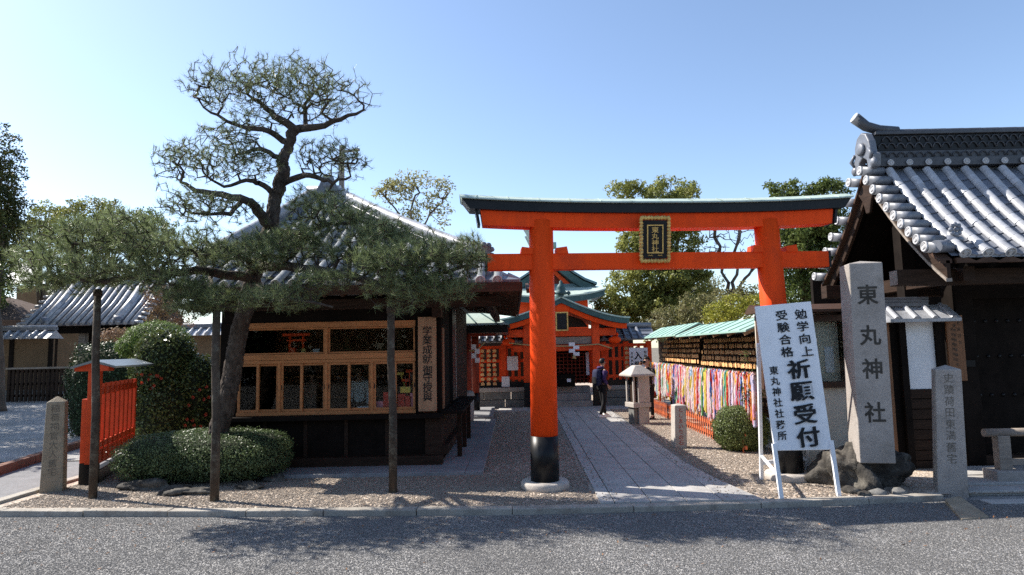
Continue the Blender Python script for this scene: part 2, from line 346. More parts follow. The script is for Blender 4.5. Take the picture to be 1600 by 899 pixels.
struct(MB().add([(-900, -300, -.14), (900, -300, -.14), (900, 1500, -.14), (-900, 1500, -.14)], [(0, 1, 2, 3)]).build('ground', EARTH))
sheet('road', [(-60, -40), (60, -40), (60, 8.6), (-60, 8.6)], -.06, GR_ROAD)
fo = MB(); fr_ = [(x, y+.06) for x, y in KP]
fo.add([(x, y, 0) for x, y in fr_] + [(5.28, 60, 0), (-6.95, 60, 0)], [tuple(range(len(fr_)+2))]); struct(fo.build('forecourt', GR_FORE))
sheet('far_yard', [(-90, 12.2), (-6.95, 12.2), (-6.95, 160), (-90, 160)], .004, GR_FAR)
sheet('side_path', [(-60, 8.3), (-6.95, 8.3), (-6.95, 12.2), (-60, 12.2)], -.012, ASPH)
sheet('gate_court', [(5.28, 8.3), (60, 8.3), (60, 60), (5.28, 60)], -.02, GR_FORE)
# ---- kerb: single stones
def stone_run(holder, pts, w, z0, z1, ln, m, name='kerb_stone', jit=.006, seed=1):
    rg = random.Random(seed); segs = []
    for (a, b) in zip(pts, pts[1:]):
        a = Vector((*a, 0)); b = Vector((*b, 0)); L = (b-a).length; n = max(1, round(L/ln)); cuts = [0] + sorted(i/n + rg.uniform(-.12, .12)/n for i in range(1, n)) + [1]
        for s, e in zip(cuts, cuts[1:]):
            p, q = a.lerp(b, s), a.lerp(b, e); d = (q-p).normalized(); nn = Vector((-d.y, d.x, 0)); p = p + d*.004; q = q - d*.004; j = [rg.uniform(-jit, jit) for _ in range(6)]
            mb = MB(); pp = [p+nn*j[0], q+nn*j[1], q+nn*(w+j[2]), p+nn*(w+j[3])]
            mb.add([Vector((v.x, v.y, z0)) for v in pp] + [Vector((v.x, v.y, z1 + j[4+(k % 2)])) for k, v in enumerate(pp)], [(3, 2, 1, 0), (4, 5, 6, 7), (0, 1, 5, 4), (1, 2, 6, 5), (2, 3, 7, 6), (3, 0, 4, 7)])
            mb.build(name, m, holder, bevel=.012)
kerb = struct(MB().add([(x, y+.03, -.09) for x, y in KP] + [(x, y+.11, -.09) for x, y in KP[::-1]], [tuple(range(2*len(KP)))]).build('kerb', KERB))
stone_run(kerb, KP, .15, -.09, .014, 1.1, KERB)
sk = struct(MB().box(-6.99, -6.90, 8.5, 12.2, -.05, -.01).build('side_kerb', KERB)); stone_run(sk, [(-6.84, 8.52), (-6.84, 9.4), (-6.84, 12.1)], .17, -.05, .045, 1.2, KERB, seed=4)
a, b = G(0, 742), G(136, 697); dd = (b-a).normalized(); a0 = a - dd*9
rk = struct(MB().box(a.x-.02, a.x+.02, a.y-.02, a.y+.02, -.05, .02).build('red_kerb', RKERB))
stone_run(rk, [(a0.x, a0.y), (a.x, a.y), (b.x, b.y), (b.x+dd.x*1.0, b.y+dd.y*1.0)], .16, -.03, .14, .55, RKERB, seed=6)
# ---- paved path with single slabs
XB = [1.02, 1.20, 1.64, 2.08, 2.52, 2.72]; SK = .0155
path = struct(MB().add([(1.02+.1, 8.02, .004), (2.78+.1, 8.02, .004), (2.72+.34, 21.9, .004), (1.02+.34, 21.9, .004)], [(0, 1, 2, 3)]).build('path', STONED))
rg = random.Random(5)
def slab(x0, x1, y0, y1, xo0=0, xo1=0):
    g = .006; z = .03 + rg.uniform(-.003, .003); t = rg.uniform(-.002, .002); mb = MB(); f = lambda x, y: x + SK*(y-8)
    p = [(f(x0, y0)+g, y0+g), (f(x1+xo0, y0)-g, y0+g), (f(x1+xo1, y1)-g, y1-g), (f(x0, y1)+g, y1-g)]
    mb.add([(x, y, -.03) for x, y in p] + [(x, y, z+t*(k-1.5)) for k, (x, y) in enumerate(p)], [(3, 2, 1, 0), (4, 5, 6, 7), (0, 1, 5, 4), (1, 2, 6, 5), (2, 3, 7, 6), (3, 0, 4, 7)]); mb.build('paving_slab', SLAB, path, bevel=.006)
for k in range(5):
    y = 8.02 + (.0 if k in (0, 4) else [0, .0, .3, .12][k]); first = True
    if not first or y > 8.03: slab(XB[k], XB[k+1], 8.02, y)
    while y < 21.8:
        l = rg.uniform(1.0, 1.7) if k in (0, 4) else rg.uniform(.62, 1.05)
        y1 = min(21.9, y+l)
        if k == 4 and y < 9.9: slab(XB[k], XB[k+1], y, y1, max(0, .30*(1-(y-8)/1.9)), max(0, .30*(1-(y1-8)/1.9)))
        else: slab(XB[k], XB[k+1], y, y1)
        y = y1
for i in range(7):                                                           # cross slabs in front of the hall steps
    for r_ in range(2):
        mb = MB(); mb.box(-1.0+i*1.0+.006+.5*r_, i*1.0-.006+.5*r_, 19.9+r_*.55, 20.44+r_*.55, -.02, .036); mb.build('paving_slab', SLAB, path, bevel=.006)
# ---- shop apron
apron = struct(MB().box(-4.9, -.78, 10.06, 17.6, -.05, .055).build('apron', CONC, bevel=.01))
for y0, y1 in ((10.05, 12.0), (12.02, 14.6), (14.62, 17.6)): MB().box(-.775, -.50, y0, y1, -.05, .052).build('edging_slab', CONC, apron, bevel=.006)
MB().box(-1.95, -.62, 17.65, 20.6, -.05, .11).build('step_slab', CONC, apron, bevel=.01)
# ---- paving by the gate
gp = struct(MB().box(5.62, 5.70, 8.5, 8.6, -.09, -.03).build('gate_paving', STONED))
for (x0, x1, y0, y1, z) in ((5.75, 7.3, 8.35, 8.62, .0), (7.31, 9.0, 8.37, 8.62, .0), (5.9, 7.6, 8.75, 9.25, .01), (7.61, 9.4, 8.75, 9.25, .012), (6.3, 7.5, 9.28, 9.9, .016), (7.51, 9.4, 9.28, 9.9, .012), (5.7, 7.2, 7.9, 8.1, -.045), (7.21, 9, 7.9, 8.1, -.045)):
    MB().box(x0, x1, y0, y1, -.12, z).build('paving_slab', SLAB, gp, bevel=.008)
dr = MB(); dr.add([(*G(1476, 779, .0)[:2], .0), (*G(1502, 812, -.05)[:2], .0), (*G(1546, 808, -.05)[:2], .0), (*G(1500, 775, .0)[:2], .0)], [(0, 1, 2, 3)])
q = [Vector(v) for v in dr.v]; dr = MB().add([Vector((v.x, v.y, -.14)) for v in q] + [Vector((v.x, v.y, zq)) for v, zq in zip(q, (.0, -.045, -.045, .0))], [(0, 1, 2, 3), (7, 6, 5, 4), (0, 4, 5, 1), (1, 5, 6, 2), (2, 6, 7, 3), (3, 7, 4, 0)]); dr.build('kerb_stone', STONEW, gp, bevel=.008)
# ---- loose stones
def scatter(name, poly, z, dens, size, m, seed, flat=.6, label=None):
    mb = MB(); mb.add([(x, y, z) for x, y in poly], [tuple(range(len(poly)))]); o = mb.build(name, m); o['kind'] = 'stuff'
    if label: o['label'] = label
    g = bpy.data.node_groups.new(name, 'GeometryNodeTree'); g.interface.new_socket('Geometry', in_out='INPUT', socket_type='NodeSocketGeometry'); g.interface.new_socket('Geometry', in_out='OUTPUT', socket_type='NodeSocketGeometry')
    N = g.nodes; L = g.links; gi = N.new('NodeGroupInput'); go = N.new('NodeGroupOutput'); d = N.new('GeometryNodeDistributePointsOnFaces'); d.inputs['Density'].default_value = dens; d.inputs['Seed'].default_value = seed
    ico = N.new('GeometryNodeMeshIcoSphere'); ico.inputs['Subdivisions'].default_value = 1; ico.inputs['Radius'].default_value = 1
    sm = N.new('GeometryNodeSetMaterial'); sm.inputs['Material'].default_value = m; ip = N.new('GeometryNodeInstanceOnPoints')
    rv = N.new('FunctionNodeRandomValue'); rv.data_type = 'FLOAT_VECTOR'; rv.inputs[0].default_value = (size*.6, size*.6, size*.6*flat); rv.inputs[1].default_value = (size*1.5, size*1.2, size*1.3*flat)
    rr = N.new('FunctionNodeRandomValue'); rr.data_type = 'FLOAT_VECTOR'; rr.inputs[0].default_value = (-.4, -.4, 0); rr.inputs[1].default_value = (.4, .4, 6.28)
    L.new(gi.outputs[0], d.inputs[0]); L.new(d.outputs[0], ip.inputs[0]); L.new(ico.outputs[0], sm.inputs[0]); L.new(sm.outputs[0], ip.inputs['Instance']); L.new(rv.outputs[0], ip.inputs['Scale']); L.new(rr.outputs[0], ip.inputs['Rotation']); L.new(ip.outputs[0], go.inputs[0])
    md = o.modifiers.new('scatter', 'NODES'); md.node_group = g; return o
scatter('road_gravel', [(-8.6, 4.2), (8.6, 4.2), (9.4, 8.2), (5.4, 8.12), (2.95, 7.90), (-.05, 7.83), (-6.5, 8.25), (-9, 8.3)], -.060, 5200, .0070, GR_ROAD, 1)
scatter('pebble_bed', [(-6.65, 8.5), (-3.2, 8.2), (-.05, 8.02), (.98, 8.04), (1.02, 10.04), (-3.6, 10.04), (-3.6, 10.9), (-6.65, 10.9)], .0, 1500, .0155, GR_FORE, 2)
scatter('path_pebbles', [(-.5, 10.05), (1.0, 10.05), (1.2, 19.8), (-.6, 19.8)], .0, 800, .018, GR_FORE, 3)
scatter('side_pebbles', [(3.08, 8.1), (5.2, 8.25), (5.2, 10.5), (4.4, 13), (4.45, 20), (2.95, 20), (2.83, 10.0)], .0, 950, .017, GR_FORE, 4)

scatter('spilled_pebbles', [(2.55, 8.1), (3.1, 8.1), (2.95, 20), (2.72, 20)], .034, 70, .013, GR_FORE, 5)
scatter('spilled_pebbles', [(1.0, 8.1), (1.3, 8.1), (1.45, 20), (1.2, 20)], .034, 60, .013, GR_FORE, 6)
LITTER = mat('dry_leaf', (.20, .10, .045), .8, .4, 9, island=.5)
_n = 900; _xy = np.c_[RNG.uniform(-7, 6.5, _n), 7.75-np.abs(RNG.normal(0, .8, _n))+RNG.uniform(0, 1, _n)*(RNG.uniform(0, 1, _n) < .45)*2.6]
_z = np.where(_xy[:, 1] > 8.05, .028, -.045); _V, _F = leaves(np.c_[_xy, _z], np.tile(np.array([[0, 0, 1.]]), (_n, 1)), .036, .35, .25, .5)
np_mesh('leaf_litter', _V, _F, LITTER, kind='stuff')
# ------------------------------------------------------------------ torii gate
tl, tr_ = G(852, 762), G(1234, 748)
dT = Vector((tr_.x-tl.x, tr_.y-tl.y, 0)).normalized(); nT = Vector((dT.y, -dT.x, 0))     # along the beams, towards the viewer
cT = (tl+tr_)/2; cT.z = 0; halfT = (tr_-tl).length/2
torii = thing('torii_gate', 'large vermilion shrine gate with black feet and green copper ridge spanning the path', 'torii gate', cT)
def tp(a, b, z): return cT + dT*a + nT*b + Vector((0, 0, z))
ZT = 3.72
for s in (-1, 1):
    b0, b1 = tp(s*halfT, 0, .10), tp(s*(halfT-.045), 0, ZT)
    if s > 0: b1 = tp(halfT-.13, 0, ZT)
    if s < 0: b1 = tp(-halfT+.03, 0, ZT)
    pp = [b0.lerp(b1, t) for t in (0, .17)]
    MB().tube([b0, b0.lerp(b1, .168)], [.198, .197], 36).build('pillar_foot', BLACK, torii)
    MB().tube([b0.lerp(b1, .160), b0.lerp(b1, .5), b1], [.190, .183, .172], 36).build('pillar', RED, torii)
    MB().lathe([(.31, -.04), (.335, .02), (.335, .075), (.31, .10), (.05, .10)], tp(s*halfT, 0, 0), 28).build('plinth', MARK, torii)
    for q in (-1, 1):                                                     # wedges on the tie beam
        w0 = s*(halfT-.06) + q*.17; w1 = w0 + q*.17
        MB().prism([tp(w0, -.11, 3.24), tp(w1, -.11, 3.24), tp(w1-q*.02, -.11, 3.345), tp(w0, -.11, 3.325)], nT*.22).build('wedge', RED, torii)
MB().prism([tp(-2.50, -.09, 3.02), tp(2.50, -.09, 3.02), tp(2.50, -.09, 3.25), tp(-2.50, -.09, 3.25)], nT*.18).build('tie_beam', RED, torii, bevel=.006)
for s in (-1, 1): MB().prism([tp(s*2.502, -.092, 3.017), tp(s*2.535, -.092, 3.017), tp(s*2.535, -.092, 3.253), tp(s*2.502, -.092, 3.253)], nT*.184).build('beam_cap', BLACK, torii)
def curve(a): return .075*(abs(a)/2.85)**2.6
def swept(name, x, zb, zt, y, m, n=28, slant=.06, ridge=0):
    mb = MB(); st = [(-x + 2*x*i/n) for i in range(n+1)]; rows = []
    for a in st:
        g = a*(1+slant*0); c = curve(a); row = [tp(g, y, zb+c), tp(g, -y, zb+c), tp(g + (slant if a == st[-1] else -slant if a == st[0] else 0), -y, zt+c)]
        if ridge: row.append(tp(g + (slant*1.2 if a == st[-1] else -slant*1.2 if a == st[0] else 0), 0, zt+c+ridge))
        row.append(tp(g + (slant if a == st[-1] else -slant if a == st[0] else 0), y, zt+c)); rows.append(row)
    k = len(rows[0]); vs = [p for r in rows for p in r]
    fs = [(i*k+j, i*k+(j+1) % k, (i+1)*k+(j+1) % k, (i+1)*k+j) for i in range(n) for j in range(k)] + [tuple(range(k))[::-1], tuple(n*k+j for j in range(k))]
    return mb.add(vs, fs).build(name, m, torii)
swept('lower_lintel', 2.56, 3.60, 3.81, .13, RED, slant=.03); 
for s in (-1, 1):
    c0 = curve(2.6); MB().prism([tp(s*2.592, -.132, 3.60+c0), tp(s*2.63, -.132, 3.60+c0), tp(s*2.665, -.132, 3.815+c0), tp(s*2.625, -.132, 3.815+c0)], nT*.264).build('lintel_cap', BLACK, torii)
swept('upper_lintel', 2.74, 3.812, 3.945, .19, BLACK, slant=.10)
mb = MB(); st = [-2.85+5.7*i/30 for i in range(31)]; k = 5; vs = [p for a in st for p in (tp(a, .235, 3.946+curve(a)), tp(a, -.235, 3.946+curve(a)), tp(a*1.008, -.225, 3.968+curve(a)), tp(a*1.012, 0, 4.055+curve(a)), tp(a*1.008, .225, 3.968+curve(a)))]
mb.add(vs, [(i*k+j, i*k+(j+1) % k, (i+1)*k+(j+1) % k, (i+1)*k+j) for i in range(30) for j in range(k)] + [tuple(range(k))[::-1], tuple(30*k+j for j in range(k))]).build('copper_roof', COPG, torii)
for q_ in range(-6, 7):
    a = q_*.44; MB().prism([tp(a-.008, .236, 3.955+curve(a)), tp(a+.008, .236, 3.955+curve(a)), tp(a+.008, .228, 3.972+curve(a)), tp(a+.008, .01, 4.058+curve(a)), tp(a-.008, .01, 4.058+curve(a)), tp(a-.008, .228, 3.972+curve(a))], nT*.004).build('roof_seam', COPG, torii)
# name plaque
pc = tp(-.12, .17, 3.42); tilt = Vector((0, 0, 1)) + nT*.14; tilt.normalize()
def pq(a, h, b=0): return pc + dT*a + tilt*h + nT*b
MB().prism([pq(-.175, -.27), pq(.175, -.27), pq(.175, .27), pq(-.175, .27)], nT*.03).build('plaque_board', BLACK, torii)
mb = MB(); 
for i in range(-4, 5):
    for s in (-1, 1):
        mb.tube([pq(i*.047-.022, s*.305+(.012 if i % 2 else -.008), .03), pq(i*.047+.022, s*.305-(.012 if i % 2 else -.008), .03)], .029, 7)
for i in range(-6, 7):
    for s in (-1, 1):
        mb.tube([pq(s*.20+(.012 if i % 2 else -.008), i*.047-.022, .03), pq(s*.20-(.012 if i % 2 else -.008), i*.047+.022, .03)], .027, 7)
mb.build('gilded_border', GOLD, torii)
mb = MB()
for a0, a1, h0, h1 in ((-.118, -.103, -.20, .205), (.103, .118, -.20, .205), (-.103, .103, .19, .205), (-.103, .103, -.20, -.185)): mb.prism([pq(a0, h0, .03), pq(a1, h0, .03), pq(a1, h1, .03), pq(a0, h1, .03)], nT*.014)
for s in (-1, 1): mb.tube([pq(s*.07-.03, -.235, .035), pq(s*.07-.02, -.222, .04), pq(s*.07, -.235, .04), pq(s*.07+.02, -.222, .04), pq(s*.07+.03, -.235, .035)], .006, 5)
mb.build('inner_frame', GOLD, torii)
letters('lettering', vtext('東丸神社', pq(0, .135, .034), .091, (.105, .092), dT, tilt), GOLD, torii, .012)
MB().box(pc.x-.05, pc.x+.05, pc.y+.02, pc.y+.17, pc.z+.05, pc.z+.12).build('plaque_bracket', BLACK, torii)
# ------------------------------------------------------------------ standing sign
sg = thing('standing_sign', 'white leaning easel sign with large black brush lettering in front of the right torii pillar', 'sign', G(1262, 778))
A0, A1 = G(1221, 780), G(1311, 776); T0, T1 = P(1180, 479, 8.62), P(1267, 471, 8.66)
fl0, fl1 = T0, T1
sr = (T1-T0).normalized(); su = (T0-A0).normalized(); sn = sr.cross(su).normalized()
bot0, bot1 = A0 + (T0-A0)*.235, A1 + (T1-A1)*.225
MB().prism([bot0 - sr*.0, bot1 + sr*.0, T1, T0], -sn*.03).build('sign_board', WHITE, sg, bevel=.004)
for a, t in ((A0, T0), (A1, T1)): MB().beam(a, a+(t-a)*.27, .05, .035, sn).build('leg', WHITE, sg)
B0, B1 = G(1190, 750), G(1258, 742); 
for a, t in ((B0, T0), (B1, T1)): MB().beam(a, t - sn*.06 - su*.5, .045, .035, sn).build('leg', WHITE, sg)
MB().beam(B0.lerp(T0 - su*.5, .13) - sn*.01, B1.lerp(T1 - su*.5, .13) - sn*.01, .03, .05).build('crossbar', WHITE, sg); 
MB().beam(A0.lerp(T0, .12) - sn*.03, B0.lerp(T0, .15), .03, .03).build('crossbar', WHITE, sg)
def sp(px, py):                                                             # point of the board under a pixel
    d = ray(px, py); t = (T0-EYE).dot(sn)/d.dot(sn); return EYE + d*t + sn*.003
k_ = (sp(1260, 600)-sp(1250, 600)).length/10; kv = (sp(1250, 600)-sp(1250, 590)).length/10
def scol(s, a, b, w, h):
    n = len(s); A, B = sp(*a), sp(*b); u = (A-B).normalized(); return [(ch, A.lerp(B, i/max(1, n-1)), (w*k_, h*kv), sr, u) for i, ch in enumerate(s)]
LTS = (scol('勉学向上', (1251, 491), (1261, 549), 20.5, 17), scol('受験合格', (1221, 493), (1230, 550), 20.5, 17), scol('東丸神社社務所', (1209, 579), (1222, 681), 14.5, 14))
for LT in LTS: letters('lettering', LT, INK, sg, .014)
letters('large_lettering', [(c_, p_ + r_*dx*k_ + u_*dx*.4*k_ + sn*.0006*dx, s_, r_, u_) for c_, p_, s_, r_, u_ in scol('祈願受付', (1248, 577), (1263, 683), 37, 31) for dx in (-.7, .7)], INK, sg, .012)
# ------------------------------------------------------------------ stone pillars
def pillar(name, label, base, top, hw0, hw1, m, cap, yaw=0.0, cat='stone pillar'):
    base = Vector(base); top = Vector(top); t = thing(name, label, cat, base); r = Matrix.Rotation(yaw, 3, 'Z')
    def c(p, h): return [p + r @ Vector((sx*h, sy*h, 0)) for sx, sy in ((-1, -1), (1, -1), (1, 1), (-1, 1))]
    vs = c(base - Vector((0, 0, .05)), hw0) + c(top, hw1) + [top + Vector((0, 0, cap))]
    mb = MB().add(vs, [(3, 2, 1, 0), (0, 1, 5, 4), (1, 2, 6, 5), (2, 3, 7, 6), (3, 0, 4, 7), (4, 5, 8), (5, 6, 8), (6, 7, 8), (7, 4, 8)]); mb.build('shaft', m, t, bevel=.012)
    fr = r @ Vector((1, 0, 0)); up = (top-base).normalized(); fn = r @ Vector((0, -1, 0))
    return t, fr, up, fn
# big name pillar on its boulder
pb, pt = P(1362, 714, 8.62), P(1344, 414, 8.62); hw = .214
nb, fr, up, fn = pillar('name_pillar', 'tall square granite pillar carved with four large characters on the dark boulder', pb, pt, hw, .206, STONE, .05, -.18)
def pf(t, off, hw0): return pb.lerp(pt, t) + fn*(hw0+.002) + fr*off
letters('carving', [(ch, pb.lerp(pt, t) + fn*(hw - .008*t + .001), (.26, .275), fr, up) for ch, t in zip('東丸神社', (.835, .625, .455, .235))], CARVE, nb, .018)
bd = thing('boulder', 'dark mossy boulder carrying the tall carved granite pillar', 'boulder', G(1365, 772))
c = G(1372, 765); mb = MB(); noise_blob(mb, (c.x+.04, c.y+.38, .14), .55, .44, .37, 36, 60, .26, 11, -.02); noise_blob(mb, (c.x-.20, c.y+.24, .12), .29, .34, .38, 30, 44, .28, 15, -.02); mb.build('rock', ROCK, bd)
letters('x', [], CARVE, bd) if False else None
for i, (px, py, w, lab) in enumerate(((1330, 770, .10, 'small rounded stone at the left foot of the dark boulder'), (1372, 773, .09, 'pale flat stone in front of the dark boulder'), (1350, 775, .065, 'smallest stone between kerb and dark boulder'), (1404, 772, .08, 'grey stone at the right foot of the dark boulder'))):
    p = G(px, py); o = noise_blob(MB(), (p.x, p.y, .02), w*1.2, w, w*.6, 7, 10, .2, 30+i, -.03).build('stone', STONED if i % 2 else ROCK, origin=(p.x, p.y, 0)); tag(o, lab, 'stone', 'small stones at the foot of the boulder')
b2, t2 = P(1485, 768, 8.45), P(1478, 577, 8.45); b2.z = -.02
p2, fr2, up2, fn2 = pillar('history_pillar', 'shorter weathered stone post with carved inscription right of the boulder', b2, t2, .165, .142, STONE, .055, -.42)
letters('carving', [(ch, b2.lerp(t2, t) + fn2*(.165-.023*t+.001), (.115, .13), fr2, up2) for ch, t in zip('史蹟荷田東満舊宅', (.93, .835, .74, .65, .555, .465, .37, .28))], CARVEL, p2, -.004)
b3, t3 = P(83, 769, 9.5), P(90, 628, 9.5); b3.z = -.02
p3, fr3, up3, fn3 = pillar('corner_post', 'old stone post with pointed top at the left corner of the forecourt', b3, t3, .142, .112, STONEW, .085, .42)
letters('carving', [(ch, b3.lerp(t3, t) + fn3*(.142-.030*t+.001), (.115, .12), fr3, up3) for ch, t in zip('稲荷祠官大人舊宅', (.93, .83, .73, .63, .53, .43, .33, .24))], CARVEL, p3, -.006)
b4, t4 = P(1061, 701, 12.35), P(1060, 633, 12.35); b4.z = -.02
p4, fr4, up4, fn4 = pillar('marker_stone', 'small square pale stone marker with red characters beside the path', b4, t4, .118, .112, MARK, .03, .1)
letters('red_lettering', [(ch, b4.lerp(t4, t) + fn4*(.119-.006*t), (.10, .095), fr4, up4) for ch, t in zip('としまいりの石', (.90, .77, .645, .52, .395, .27, .15))], REDINK, p4, .004)
# ------------------------------------------------------------------ stone box lantern
lb = G(1000, 664); lan = thing('stone_lantern', 'pale stone box shaped lantern with pyramid roof beside the path', 'stone lantern', lb)
def lz(py): return P(1000, py, 16.2).z
zb = lz(630); zt = lz(588); cx, cy = lb.x+.02, lb.y+.26; Rz = Matrix.Rotation(.30, 3, 'Z')
def lbox(x0, x1, y0, y1, z0, z1, nm, m=MARK, bev=.012):
    mb = MB(); p = [Vector((cx, cy, 0)) + Rz @ Vector((x, y, 0)) for x, y in ((x0*.74, y0*.74), (x1*.74, y0*.74), (x1*.74, y1*.74), (x0*.74, y1*.74))]
    mb.add([Vector((v.x, v.y, z0)) for v in p] + [Vector((v.x, v.y, z1)) for v in p], [(3, 2, 1, 0), (4, 5, 6, 7), (0, 1, 5, 4), (1, 2, 6, 5), (2, 3, 7, 6), (3, 0, 4, 7)]); return mb.build(nm, m, lan, bevel=bev)
lbox(-.12, .27, -.27, .27, -.05, zb-.10, 'base_block'); lbox(-.27, -.13, -.2, .2, -.05, zb-.1, 'base_block', STONED); lbox(-.33, .33, -.32, .32, zb-.1, zb+.02, 'slab')
lbox(-.12, .31, -.29, .29, zb+.02, zt, 'body_block'); lbox(-.30, -.24, -.28, -.20, zb+.02, zt, 'corner_post'); lbox(-.30, -.24, .2, .28, zb+.02, zt, 'corner_post'); lbox(-.2, -.13, -.2, .2, zb+.02, zt, 'shutter', DWOOD)
mb = MB(); q = [Vector((cx, cy, 0)) + Rz @ Vector((x*.335, y*.335, 0)) for x, y in ((-1, -1), (1, -1), (1, 1), (-1, 1))]; ap = [Vector((cx, cy, 0)) + Rz @ Vector((x*.09, y*.09, 0)) for x, y in ((-1, -1), (1, -1), (1, 1), (-1, 1))]
ring = lambda Q, z: [Vector((v.x, v.y, z)) for v in Q]
vs = ring(q, zt) + ring(q, zt+.05) + ring(ap, lz(571)); fs = [(3, 2, 1, 0), (8, 9, 10, 11)] + [(l*4+i, l*4+(i+1) % 4, l*4+4+(i+1) % 4, l*4+4+i) for l in (0, 1) for i in range(4)]
MB().add(vs, fs).build('roof', MARK, lan, bevel=.015)
# ------------------------------------------------------------------ roof tile pieces (local: x across, y down the slope, z up)
def half_tube(r0, r1, L, n=7, th=.012, ax=1.0):
    mb = MB(); vs = []; fs = []
    for y, r in ((0, r0), (L, r1)):
        for k in range(n):
            a = math.pi*k/(n-1); vs.append((r*math.cos(a), y, r*math.sin(a)*ax))
    for k in range(n-1): fs.append((k, k+1, n+k+1, n+k))
    mb.add(vs, fs, True); return mb.add([vs[i] for i in range(2*n)], [tuple(range(n, 2*n)), tuple(range(n))[::-1]], False)
BAR = bare_mesh(half_tube(.069, .071, 1.0, 10), 'barrel_tile', TILE)
_p = MB()
for y, dz in ((0, 0.0), (1.0, .0)): pass
BARS = bare_mesh(half_tube(.069, .071, 1.0, 10), 'barrel_tile', TILES)
_pv = [(x, y, .028*(abs(x)/.5)**2*1.6 + z) for y, z in ((0, .0), (1.0, .02)) for x in (-.5, -.3, 0, .3, .5)] + [(x, 1.0, .028*(abs(x)/.5)**2*1.6 - .035) for x in (-.5, -.3, 0, .3, .5)]
_p.add(_pv, [(i, i+1, i+6, i+5) for i in range(4)] + [(5+i, 6+i, 11+i, 10+i) for i in range(4)], False); PAN = bare_mesh(_p, 'pan_tile', TILED)
_d = MB().lathe([(.001, -.012), (.078, -.012), (.082, 0), (.078, .012), (.064, .014), (.060, .004), (.034, .004), (.030, .012), (.012, .013), (.001, .013)], (0, 0, 0), 20)
for k in range(3):                                                         # three comma swirls
    a = k*2.094; _d.tube([(.03*math.cos(a), .03*math.sin(a), .006), (.048*math.cos(a+.6), .048*math.sin(a+.6), .006), (.05*math.cos(a+1.3), .05*math.sin(a+1.3), .006)], [.013, .009, .003], 5)
DISCM = bare_mesh(_d, 'eave_disc', DISC)
def frame(o, x, y, z): m = Matrix((( x[0], y[0], z[0], o[0]), (x[1], y[1], z[1], o[1]), (x[2], y[2], z[2], o[2]), (0, 0, 0, 1))); return m
def slope_course(parent, x, yz, n, s0, s1, pans=None, disc=True, name='barrel_tile', rscale=1.0, lift=.0, bar=None):
    """barrel tiles down a slope at column x; yz(s)->(y,z); s0 top .. s1 eave"""
    for i in range(n):
        a, b = s0+(s1-s0)*i/n, s0+(s1-s0)*(i+1)/n; A = Vector((x, *yz(a))); B = Vector((x, *yz(b))); d = (B-A); L = d.length; y = d.normalized(); xx = Vector((1, 0, 0)); z = xx.cross(y)
        if z.z < 0: z = -z; xx = -xx
        jx = random.gauss(0, .004); inst(name, bar or BAR, parent, frame(A + z*(.02+lift+.0015*(i % 2)) + xx*jx, xx*rscale, y*(L*1.03) + xx*random.gauss(0, .003), z*rscale))
        if pans:
            px_, w, m = pans; inst('pan_tile', PAN, parent, frame(A + Vector((px_-x, 0, 0)) + z*.0, xx*w, y*(L*1.12), z))
    if disc: inst('eave_disc', DISCM, parent, frame(B + z*.045 + y*.012, xx*rscale, z*rscale, -y*1.0 if False else y))
# ------------------------------------------------------------------ amulet shop
SY = 10.9; sx = lambda px, py=575: P(px, py, SY).x; sz = lambda py, px=515: P(px, py, SY).z
shop = thing('shrine_shop', 'dark wooden amulet shop with sliding windows and grey tiled hip roof behind the pine', 'shop', (-3.2, SY, .05))
XL, XR = sx(345), sx(690)
z0, zs, zm0, zm1, zt0, zt1 = .05, sz(645), sz(567), sz(553), sz(512), sz(505)
MB().box(XL-.1, XR+.02, SY-.22, SY+.02, z0, .20).build('plinth', DWOOD, shop, bevel=.01)
MB().box(XL, sx(664), SY-.03, SY+.03, .20, zs-.1).build('lower_panel', BWOOD, shop)
for k in range(5): MB().box(XL+.1+k*.68-.03, XL+.1+k*.68+.03, SY-.055, SY-.031, .2, zs-.1).build('panel_batten', DWOOD, shop)
MB().box(sx(664), sx(690), SY-.06, SY+.2, .2, zs-.1).build('corner_post', DWOOD, shop, bevel=.008)
MB().box(XL, XR+.03, SY-.30, SY-.02, zs-.10, zs-.03).build('counter_board', BWOOD, shop, bevel=.008)
MB().box(XL, XR, SY-.01, SY+.08, zt1+.02, 2.86).build('upper_wall', BWOOD, shop)
for x0, x1 in ((XL, sx(371)), (sx(649), sx(655)), (sx(683), XR)): MB().box(x0, x1, SY-.03, SY+.08, zs-.03, zt1+.02).build('wall_post', BWOOD, shop)
wx = [sx(372), sx(650)]
for nm, a, b in (('bottom_rail', zs-.03, zs+.03), ('middle_rail', zm0, zm0+.055), ('middle_rail', zm0+.06, zm1), ('top_rail', zt0, zt1+.02)): MB().box(wx[0], wx[1], SY-.05, SY+.05, a, b).build(nm, FWOOD, shop, bevel=.004)
def window(x0, x1, za, zb, y, fw, handle=0, th=.03):
    mb = MB(); mb.box(x0, x0+fw, y-th/2, y+th/2, za, zb); mb.box(x1-fw, x1, y-th/2, y+th/2, za, zb); mb.box(x0+fw, x1-fw, y-th/2+.002, y+th/2-.002, za, za+fw*.9); mb.box(x0+fw, x1-fw, y-th/2+.002, y+th/2-.002, zb-fw*.8, zb)
    o = mb.build('window', FWOOD, shop); MB().box(x0+fw-.005, x1-fw+.005, y-.003, y+.003, za+fw*.8, zb-fw*.7).build('pane', GLASS, o)
    if handle:
        hx = x0+fw*.5 if handle < 0 else x1-fw*.5; MB().box(hx-.008, hx+.008, y-th/2-.004, y-th/2+.001, (za+zb)/2-.04, (za+zb)/2+.04).build('handle', BLACK, o)
window(wx[0]+.01, sx(508), zm1+.004, zt0-.004, SY, .03); window(sx(513), wx[1]-.01, zm1+.004, zt0-.004, SY, .03)
